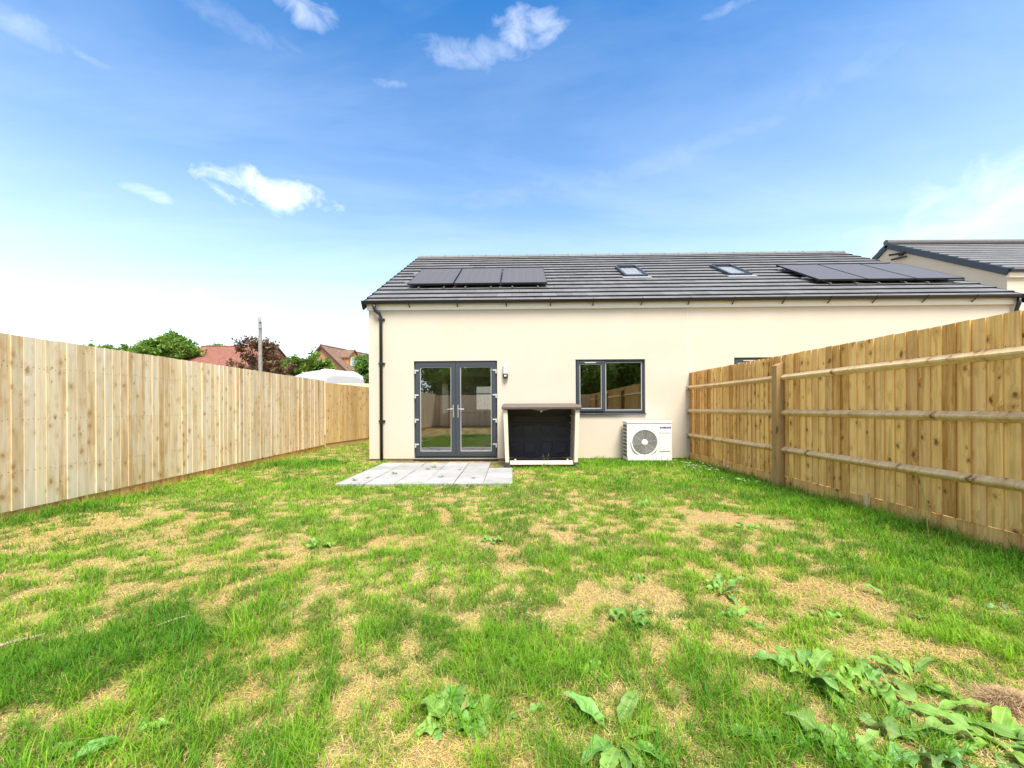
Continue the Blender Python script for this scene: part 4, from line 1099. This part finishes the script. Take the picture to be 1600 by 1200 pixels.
# ------------------------------------------------------------------ weeds
def gz(x, y): return float(ground_z(np.array([x]), np.array([y]))[0])
def leaf_blade(V, L, ST, C, root, az, length, width, elev, droop, col, rd, wav=.0, roundness=.5, twist=0, petiole=.3):
    """one broad leaf: petiole then a blade with a folded midrib, wavy margins and a drooping tip"""
    d = Vector((math.cos(az), math.sin(az), 0)); sd = Vector((-d.y, d.x, 0)); up = Vector((0, 0, 1))
    n = 16; p = Vector(root); el = elev; o = len(V); step = length / n; rows = []; ph = rd.uniform(0, 6)
    pl = length * petiole
    # petiole strip
    q0 = Vector(p); q1 = p + (d * math.cos(el) + up * math.sin(el)) * pl
    V += [tuple(q0 - sd * .0035), tuple(q0 + sd * .0035), tuple(q1 + sd * .003), tuple(q1 - sd * .003)]
    ST.append(len(L)); L += [o, o + 1, o + 2, o + 3]; C.append((col[0] * 1.2 + .03, col[1] * 1.1, col[2] * 1.1))
    p = q1; o = len(V)
    for i in range(n + 1):
        t = i / n
        prof = (math.sin(math.pi * min(1, t ** (.55 + .4 * (1 - roundness)) * .98 + .02)) ** .75) if t < 1 else .04
        w = width * .5 * max(prof, .06) * rd.uniform(.86, 1.12)
        nrm = up * math.cos(el) - d * math.sin(el)
        tw = twist * t; s2 = sd * math.cos(tw) + nrm * math.sin(tw); n2 = nrm * math.cos(tw) - sd * math.sin(tw)
        wv1 = wav * math.sin(ph + t * 12) * w; wv2 = wav * math.sin(ph + 2 + t * 14) * w
        rows.append(p)
        for k, f in enumerate((-1, -.55, -.07, .07, .55, 1)):
            lift = (abs(f) ** 1.3) * w * .38 + (wv1 if f < 0 else wv2) * abs(f) ** 2
            V.append(tuple(p + s2 * (f * w) + n2 * lift))
        p = p + (d * math.cos(el) + up * math.sin(el)) * step; el -= droop / n * (0.4 + 1.2 * t)
    for i in range(n):
        for k in range(5):
            a = o + i * 6 + k; ST.append(len(L)); L += [a, a + 1, a + 7, a + 6]
            v = 1.0 + (.10 if k in (0, 4) else -.03) + rd.uniform(-.10, .10); rb = .10 if k == 2 else 0
            if k in (0, 4) and rd.random() < .05: C.append((.30, .22, .07)); continue
            C.append((col[0] * v + rb, col[1] * v + rb, col[2] * v + rb * .6))
def weed(name, label, x, y, leaves, seed, group=None, cat='weed', col=(.11, .25, .055), big=1.0):
    """leaves: list of (az deg, length, width, elev deg, droop deg, waviness)"""
    rd = random.Random(seed); V, L, ST, C = [], [], [], []
    z = gz(x, y)
    for az, ln, wd, el, dr, wv in leaves:
        ln *= .76 * big; wd *= .66 * big; wv = wv * 1.2 + .08; el = el * .62 - 4; dr *= .8
        f = rd.uniform(.78, 1.25); c = (col[0] * f * rd.uniform(.85, 1.15), col[1] * f, col[2] * f * rd.uniform(.8, 1.3))
        leaf_blade(V, L, ST, C, (rd.uniform(-.012, .012), rd.uniform(-.012, .012), .0), R(az), ln, wd, R(el), R(dr), c, rd, wv, rd.uniform(.2, .9), rd.uniform(-.5, .5))
    o = np_mesh(name, np.array(V), np.array(L), np.array(ST), np.array(C), M['dock'], smooth=True)
    o.location = (x, y, z - .003); tag(o, label, cat, group or 'broad leaved weeds in the lawn'); return o
def rosette(seed, n, ln, wd, el=45, spread=(0, 360), wav=.25, dr=75):
    rd = random.Random(seed); out = []
    for i in range(n):
        az = spread[0] + (spread[1] - spread[0]) * (i + rd.uniform(.1, .9)) / n; k = rd.uniform(.7, 1.2)
        out.append((az, ln * k, wd * k * rd.uniform(.8, 1.2), el + rd.uniform(-18, 18), dr * rd.uniform(.5, 1.3), wav * rd.uniform(.5, 1.6)))
    return out
W_ = [
 ('big round leaved weed with pale leaves in the foreground centre', -.25, 1.40, [(150, .10, .085, 60, 70, .15), (110, .10, .09, 50, 60, .2), (75, .13, .10, 40, 60, .2), (40, .13, .09, 35, 70, .25), (15, .16, .10, 25, 50, .3), (200, .08, .06, 40, 80, .3), (340, .12, .08, 30, 70, .3), (260, .06, .05, 40, 90, .5)]),
 ('weed of two small leaves to the side of the big round leaved weed', .04, 1.44, [(20, .10, .05, 40, 80, .1), (215, .07, .05, 30, 50, .1)]),
 ('long leaved weed with smooth tapering leaves spread like a star', .363, 1.34, [(135, .20, .07, 45, 60, .15), (240, .20, .065, 35, 60, .1), (215, .16, .07, 40, 80, .15), (285, .16, .06, 35, 70, .1), (320, .15, .05, 35, 60, .1), (50, .18, .07, 50, 60, .2), (5, .14, .05, 35, 60, .1), (262, .14, .05, 30, 50, .1)]),
 ('pale yellow green leafy weed at the bottom edge beside the star shaped weed', .42, 1.225, rosette(4, 5, .09, .06, 45)),
 ('upright branching weed with many leaves below the dry patch', 1.235, 1.62, rosette(5, 8, .18, .08, 50) + [(270, .20, .09, 25, 60, .2), (300, .22, .08, 15, 50, .3), (290, .12, .07, 60, 110, .3)]),
 ('weed with small crinkled leaves between two larger weeds', 1.44, 1.56, rosette(6, 9, .13, .07, 45, wav=.45)),
 ('weed with long flat leaves pointing towards the hay heap', 1.54, 1.45, [(320, .30, .075, 25, 40, .25), (300, .26, .08, 20, 45, .3), (200, .18, .07, 35, 60, .3), (350, .28, .06, 40, 60, .2), (90, .16, .06, 50, 90, .3), (150, .22, .07, 30, 50, .2)]),
 ('weed with one broad folded leaf lying beside a dry strip', .92, 1.285, [(165, .19, .085, 30, 60, .2), (10, .10, .06, 40, 80, .4), (120, .12, .06, 50, 100, .4)]),
 ('clump of curled dark green leaves near the bottom edge', 1.10, 1.26, rosette(9, 9, .16, .085, 48, wav=.35)),
 ('sprawling weed of ragged bluish leaves at the bottom edge', 1.38, 1.28, rosette(10, 9, .20, .075, 35, wav=.6)),
 ('largest sprawling weed in the bottom right corner', 1.63, 1.30, rosette(11, 14, .22, .075, 32, wav=.35)),
 ('upright weed with half rolled leaves behind the long flat leaves', 1.645, 1.60, [(150, .17, .06, 60, 60, .2), (100, .15, .05, 65, 90, .2), (20, .26, .05, 40, 70, .15), (300, .18, .06, 35, 60, .2), (60, .13, .05, 55, 60, .2)]),
 ('straggling weed with one round leaf on the dry middle patch', .63, 2.06, rosette(13, 6, .12, .07, 40, wav=.4) + [(280, .12, .08, 20, 40, .1)]),
 ('feathery upright weed at the top of the dry patch', 1.30, 2.38, rosette(14, 9, .18, .055, 55, wav=.5)),
 ('weed with a curled leaf at the rim of the dry patch', 1.21, 2.07, [(30, .14, .05, 50, 80, .3), (160, .10, .05, 45, 80, .4), (310, .16, .05, 25, 50, .2), (100, .10, .05, 50, 80, .4)]),
 ('low scattered weed above the straggling weed', .825, 2.55, rosette(16, 5, .10, .05, 40, wav=.5)),
 ('little round weed alone in the middle of the lawn', -.17, 3.26, rosette(17, 6, .12, .08, 40)),
 ('small spreading weed on the left half of the lawn', -1.57, 3.13, rosette(18, 6, .14, .08, 35)),
 ('weed with a large pale leaf near the bottom left corner', -1.35, 1.36, [(235, .15, .075, 40, 50, .1), (20, .13, .05, 35, 70, .2), (100, .07, .04, 50, 80, .2)]),
 ('small curled weed left of the lawn centre', -.56, 2.76, [(40, .09, .05, 40, 90, .3), (230, .10, .04, 35, 60, .3), (120, .06, .05, 50, 80, .3)]),
 ('small weed at the right rim of the dry patch', 1.69, 2.09, rosette(21, 4, .10, .05, 40, wav=.4)),
 ('weed with one upright blade towards the right fence', 2.20, 2.22, [(120, .15, .05, 55, 50, .1), (330, .09, .05, 25, 50, .3)]),
 ('small bluish weed in the grass towards the right fence', 2.19, 2.02, [(190, .08, .06, 40, 60, .2), (350, .16, .03, 20, 40, .1)]),
 ('tiny bright weed in the lawn in front of the star shaped weed', -.01, 1.71, rosette(24, 4, .07, .045, 45)),
 ('small dark weed above the star shaped weed', .35, 1.66, rosette(25, 5, .08, .045, 55, wav=.4)),
 ('single bright leaf close to the lower left corner', -1.56, 1.25, [(60, .10, .08, 30, 50, .1), (180, .07, .05, 30, 50, .1)]),
 ('low weed at the far end of the lawn near the bare patch', 1.55, 4.55, rosette(27, 6, .14, .07, 45)),
 ('leafy weed at the foot of the fence post', 3.45, 5.60, rosette(28, 8, .20, .07, 55)),
 ('small weed sprouting on the bare earth patch', 2.2, 3.62, rosette(29, 6, .13, .06, 45)),
 ('bluish weed beside the right edge of the lawn', 2.70, 2.08, rosette(30, 4, .12, .05, 35)),
]
for i, (lb, x, y, lv) in enumerate(W_): weed('broadleaf_weed', lb, x, y, lv, 60 + i, big=(1.45 if i == 0 else 1.2 if i == 2 else 1.0), col=(.19, .36, .065) if i not in (9, 22, 29) else (.17, .32, .095))
for i, (x, y, s) in enumerate(((-2.0, 6.55, .05), (-2.3, 6.15, .035), (-1.47, 7.2, .05), (-1.55, 7.0, .04), (-.30, 7.35, .07), (-.95, 6.9, .03), (-1.15, 6.2, .035), (-.62, 6.1, .03), (-2.45, 5.95, .04))):
    weed('paving_weed', 'tiny green weed sprouting from a joint of the grey paving', x, y, rosette(200 + i, 5, s * 1.5, s, 55), 200 + i, 'weeds in the paving joints').location.z = .02
# two pale grass stalks in front of the storage box
def stalks(label, pts, seed):
    rd = random.Random(seed); m = MB()
    x0, y0 = pts[0][0], pts[0][1]
    for (x, y, dx, h) in pts:
        m.tube([(x - x0, y - y0, 0), (x - x0 + dx * .4, y - y0, h * .6), (x - x0 + dx, y - y0 - .01, h)], [.004, .003, .0015], 5, (.30, .36, .10))
        for k in range(5): m.tube([(x - x0 + dx * (.7 + .06 * k), y - y0, h * (.8 + .04 * k)), (x - x0 + dx + rd.uniform(-.02, .02), y - y0 - .01, h * (.84 + .045 * k))], [.003, .001], 4, (.42, .40, .16))
    o = m.build('grass_stalk', M['grass']); o.location = (x0, y0, 0); tag(o, label, 'grass stalk')
stalks('pale seeding grass stalks in front of the dark storage box', [(.62, 7.25, -.04, .26), (.66, 7.26, .03, .27), (.60, 7.25, .0, .18)], 1)
stalks('tall thin grass stalk leaning against the right fence boards', [(3.42, 3.15, -.10, .62)], 2)
stalks('seeding grass stalks standing before the heat pump', [(2.95, 7.62, .05, .30), (3.05, 7.62, .10, .22), (2.86, 7.60, -.03, .26), (2.6, 7.60, .02, .20)], 3)
def flowers():
    rd = random.Random(4); m = MB()
    for i in range(46):
        x, y = rd.gauss(0, .22), rd.gauss(0, .35); z = .07 + rd.random() * .10
        for k in range(5):
            a = k * 1.2566; m.add([(x, y, z), (x + .012 * math.cos(a - .4), y + .012 * math.sin(a - .4), z + .004), (x + .018 * math.cos(a), y + .018 * math.sin(a), z + .006), (x + .012 * math.cos(a + .4), y + .012 * math.sin(a + .4), z + .004)], [(0, 1, 2, 3)], (.78, .80, .76))
        m.tube([(x, y, 0), (x, y, z)], .002, 4, (.1, .25, .04))
    o = m.build('wild_flowers', M['flower']); o.location = (3.15, 6.55, gz(3.15, 6.55)); tag(o, 'patch of tiny white wild flowers at the foot of the right fence', 'wild flowers')
flowers()
def hay():
    rg = np.random.default_rng(8); n = 2600
    a = rg.normal(size=(n, 2)) * np.array([.055, .03]); r = np.hypot(a[:, 0] / .055, a[:, 1] / .03)
    z = .045 * np.exp(-r * r * .4) * (.6 + .4 * rg.random(n))
    P = np.stack([a[:, 0], a[:, 1], z], 1); c = np.array([.44, .31, .17]) * (.5 + .9 * rg.random(n))[:, None] + np.array([.12, .09, .05]) * (rg.random(n) < .3)[:, None]
    o = blades('dead_grass_heap', P, .012 + .03 * rg.random(n), .0012 + .001 * rg.random(n), .6 + 1.4 * rg.random(n), rg.uniform(0, 6.28, n), c, M['straw'], .8)
    o.location = (1.90, 1.45, gz(1.90, 1.45)); o.rotation_euler = (0, 0, -.4); tag(o, 'brown heap of withered grass at the right edge of the lawn', 'dead grass heap')
hay()
def twig(label, x, y, pts, rad):
    m = MB(); m.tube(pts, [rad, rad * .8, rad * .5], 7, (.3, .2, .12)); o = m.build('dry_twig', plain('dry_stick', (.36, .27, .19), .9, noise=.3, nscale=40)); o.location = (x, y, gz(x, y) + .02); tag(o, label, 'twig')
twig('forked dry twig lying in the thick grass on the left', -1.78, 1.98, [(-.06, 0, 0), (0, .02, .02), (.07, .05, .03)], .006)
twig('weathered grey stick near the left edge of the lawn', -2.42, 1.85, [(-.07, -.05, 0), (0, .0, .012), (.08, .07, .01)], .010)

# ------------------------------------------------------------------ sky, sun
SUN_EL, SUN_AZ = R(60), R(163)     # azimuth from +Y, clockwise
w = bpy.data.worlds.new('World'); scene.world = w; w.use_nodes = True
nt = w.node_tree; nt.nodes.clear(); g = NT(nt)
sky = g.n('ShaderNodeTexSky', sky_type='NISHITA', sun_disc=False, sun_elevation=SUN_EL, sun_rotation=SUN_AZ, air_density=1.0, dust_density=.6, ozone_density=3.0, altitude=100)
d = g.n('ShaderNodeTexCoord').outputs['Generated']
s = g.n('ShaderNodeSeparateXYZ', ins={0: d}).outputs
az = g.math('ARCTAN2', s[0], s[1]); el = g.math('ARCSINE', s[2])
STR = .104
hs = g.n('ShaderNodeHueSaturation', ins={'Hue': .497, 'Saturation': 1.45, 'Value': 1.0, 'Color': sky.outputs[0]}).outputs[0]
# whitish summer haze low in the sky
hz = g.ramp(el, [(.0, 1.0), (.14, .80), (.30, .46), (.46, .24), (.64, .11), (.9, .0)])
hs = g.mix(1.0, hs, (.58, 1.13, 1.18), 'MULTIPLY')
white = (6.6, 7.3, 7.7)
c = g.mix(g.math('MULTIPLY', hz, .95), hs, white)
# thin cirrus veils, drifting along a flat cloud layer high above
k = g.math('MAXIMUM', s[2], .06)
lay = g.n('ShaderNodeCombineXYZ', ins={0: g.math('DIVIDE', s[0], k), 1: g.math('DIVIDE', s[1], k), 2: 0.0}).outputs[0]
lm = g.n('ShaderNodeMapping', ins={'Vector': lay, 'Scale': (.35, 1.1, 1), 'Rotation': (0, 0, .35)}).outputs[0]
ci = g.ramp(g.noise(lm, 1.0, 7, .62, .6), [(.42, 0), (.75, 1)])
c = g.mix(g.math('MULTIPLY', ci, .16), c, white)
n1 = g.noise(g.n('ShaderNodeMapping', ins={'Vector': d, 'Scale': (1, 1, 1.8)}).outputs[0], 5.0, 3, .5, .4)
n2 = g.noise(g.n('ShaderNodeMapping', ins={'Vector': d, 'Scale': (1, 1, 1.6)}).outputs[0], 16.0, 8, .62, .5)
nf = g.math('ADD', g.math('MULTIPLY', g.math('SUBTRACT', n1, .5), 3.2), g.math('MULTIPLY', g.math('SUBTRACT', n2, .5), 3.6))
def cloud(a, e, wa, we, amt, soft=1.0, tilt=0):
    da = g.math('SUBTRACT', az, a); de = g.math('SUBTRACT', el, e)
    if tilt: de = g.math('SUBTRACT', de, g.math('MULTIPLY', da, tilt))
    q = g.math('ADD', g.math('POWER', g.math('ABSOLUTE', g.math('DIVIDE', da, wa)), 2.0), g.math('POWER', g.math('ABSOLUTE', g.math('DIVIDE', de, we)), 2.0))
    v = g.math('ADD', g.math('SUBTRACT', .70, q), nf)
    return g.math('MULTIPLY', g.math('MULTIPLY', g.math('DIVIDE', v, 1.35 * soft), 1.0, clamp=True), amt)
def pix(px, py):
    dx, dz = (px - 800) / 600, (636 - py) / 600
    return math.atan2(dx, 1), math.atan2(dz, math.hypot(dx, 1))
# cloud veil added in the unseen sky overhead and behind, as soft neutral fill
up = g.math('DIVIDE', g.math('SUBTRACT', el, .92), .30, clamp=True)
bk = g.math('MULTIPLY', g.math('DIVIDE', g.math('SUBTRACT', g.math('MULTIPLY', s[1], -1.0), .05), .4, clamp=True), .45)
n3 = g.noise(d, 2.2, 6, .6, .3)
ohm = g.math('MULTIPLY', g.math('MAXIMUM', up, bk), g.ramp(n3, [(.30, .35), (.55, 1)]))
c = g.mix(g.math('MULTIPLY', ohm, .82), c, (8.8, 8.5, 8.5))
tot = None
for px, py, wx, wy, amt, soft, tl in ((490, 20, 60, 34, .75, 2.4, 0), (720, 78, 95, 28, .6, 2.8, 0), (835, 40, 58, 42, .8, 2.4, 0), (440, 306, 112, 38, 1.0, 1.7, 0), (240, 300, 45, 12, .4, 1.5, 0), (610, 128, 50, 14, .3, 1.5, 0), (360, 30, 110, 30, .28, 3, 0),
                       (60, 50, 95, 30, .35, 3, 0), (130, 490, 130, 40, .9, 1.2, 0), (310, 500, 170, 50, .7, 1.5, 0), (1500, 340, 430, 85, .75, 3.2, .22), (1000, 262, 420, 22, .16, 3.0, .10), (1150, 10, 90, 14, .3, 2, 0), (145, 90, 50, 10, .35, 1.5, 0)):
    a0, e0 = pix(px, py); a1, _ = pix(px + wx, py); _, e1 = pix(px, py - wy)
    v = cloud(a0, e0, abs(a1 - a0), abs(e1 - e0), amt, soft, tl)
    tot = v if tot is None else g.math('MAXIMUM', tot, v)
c = g.mix(g.math('MULTIPLY', tot, g.math('GREATER_THAN', s[2], 0.0)), c, (8.6, 8.6, 8.6))
bg = g.n('ShaderNodeBackground', ins={'Color': c, 'Strength': STR})
wo = g.n('ShaderNodeOutputWorld'); g.link(bg.outputs[0], wo.inputs[0])

sl = bpy.data.lights.new('sun', 'SUN'); sl.energy = 3.7; sl.angle = R(22); sl.color = (1.0, .93, .82)
so = bpy.data.objects.new('sun', sl); COL.objects.link(so)
to_sun = Vector((math.sin(SUN_AZ) * math.cos(SUN_EL), math.cos(SUN_AZ) * math.cos(SUN_EL), math.sin(SUN_EL)))
so.rotation_euler = to_sun.to_track_quat('Z', 'Y').to_euler(); so.location = (6, -6, 12)

# ------------------------------------------------------------------ camera
cd = bpy.data.cameras.new('camera'); cam = bpy.data.objects.new('camera', cd); COL.objects.link(cam)
cd.sensor_width = 36; cd.lens = 13.5; cd.shift_y = .0225; cd.clip_start = .05; cd.clip_end = 2000
cam.location = (0, 0, CAM_H); cam.rotation_euler = (R(90), .005, 0)
scene.camera = cam
scene.view_settings.view_transform = 'Standard'; scene.view_settings.look = 'None'; scene.view_settings.gamma = 1; scene.view_settings.exposure = 1.15
scene.cycles.max_bounces = 8; scene.cycles.transparent_max_bounces = 12; scene.cycles.use_denoising = True
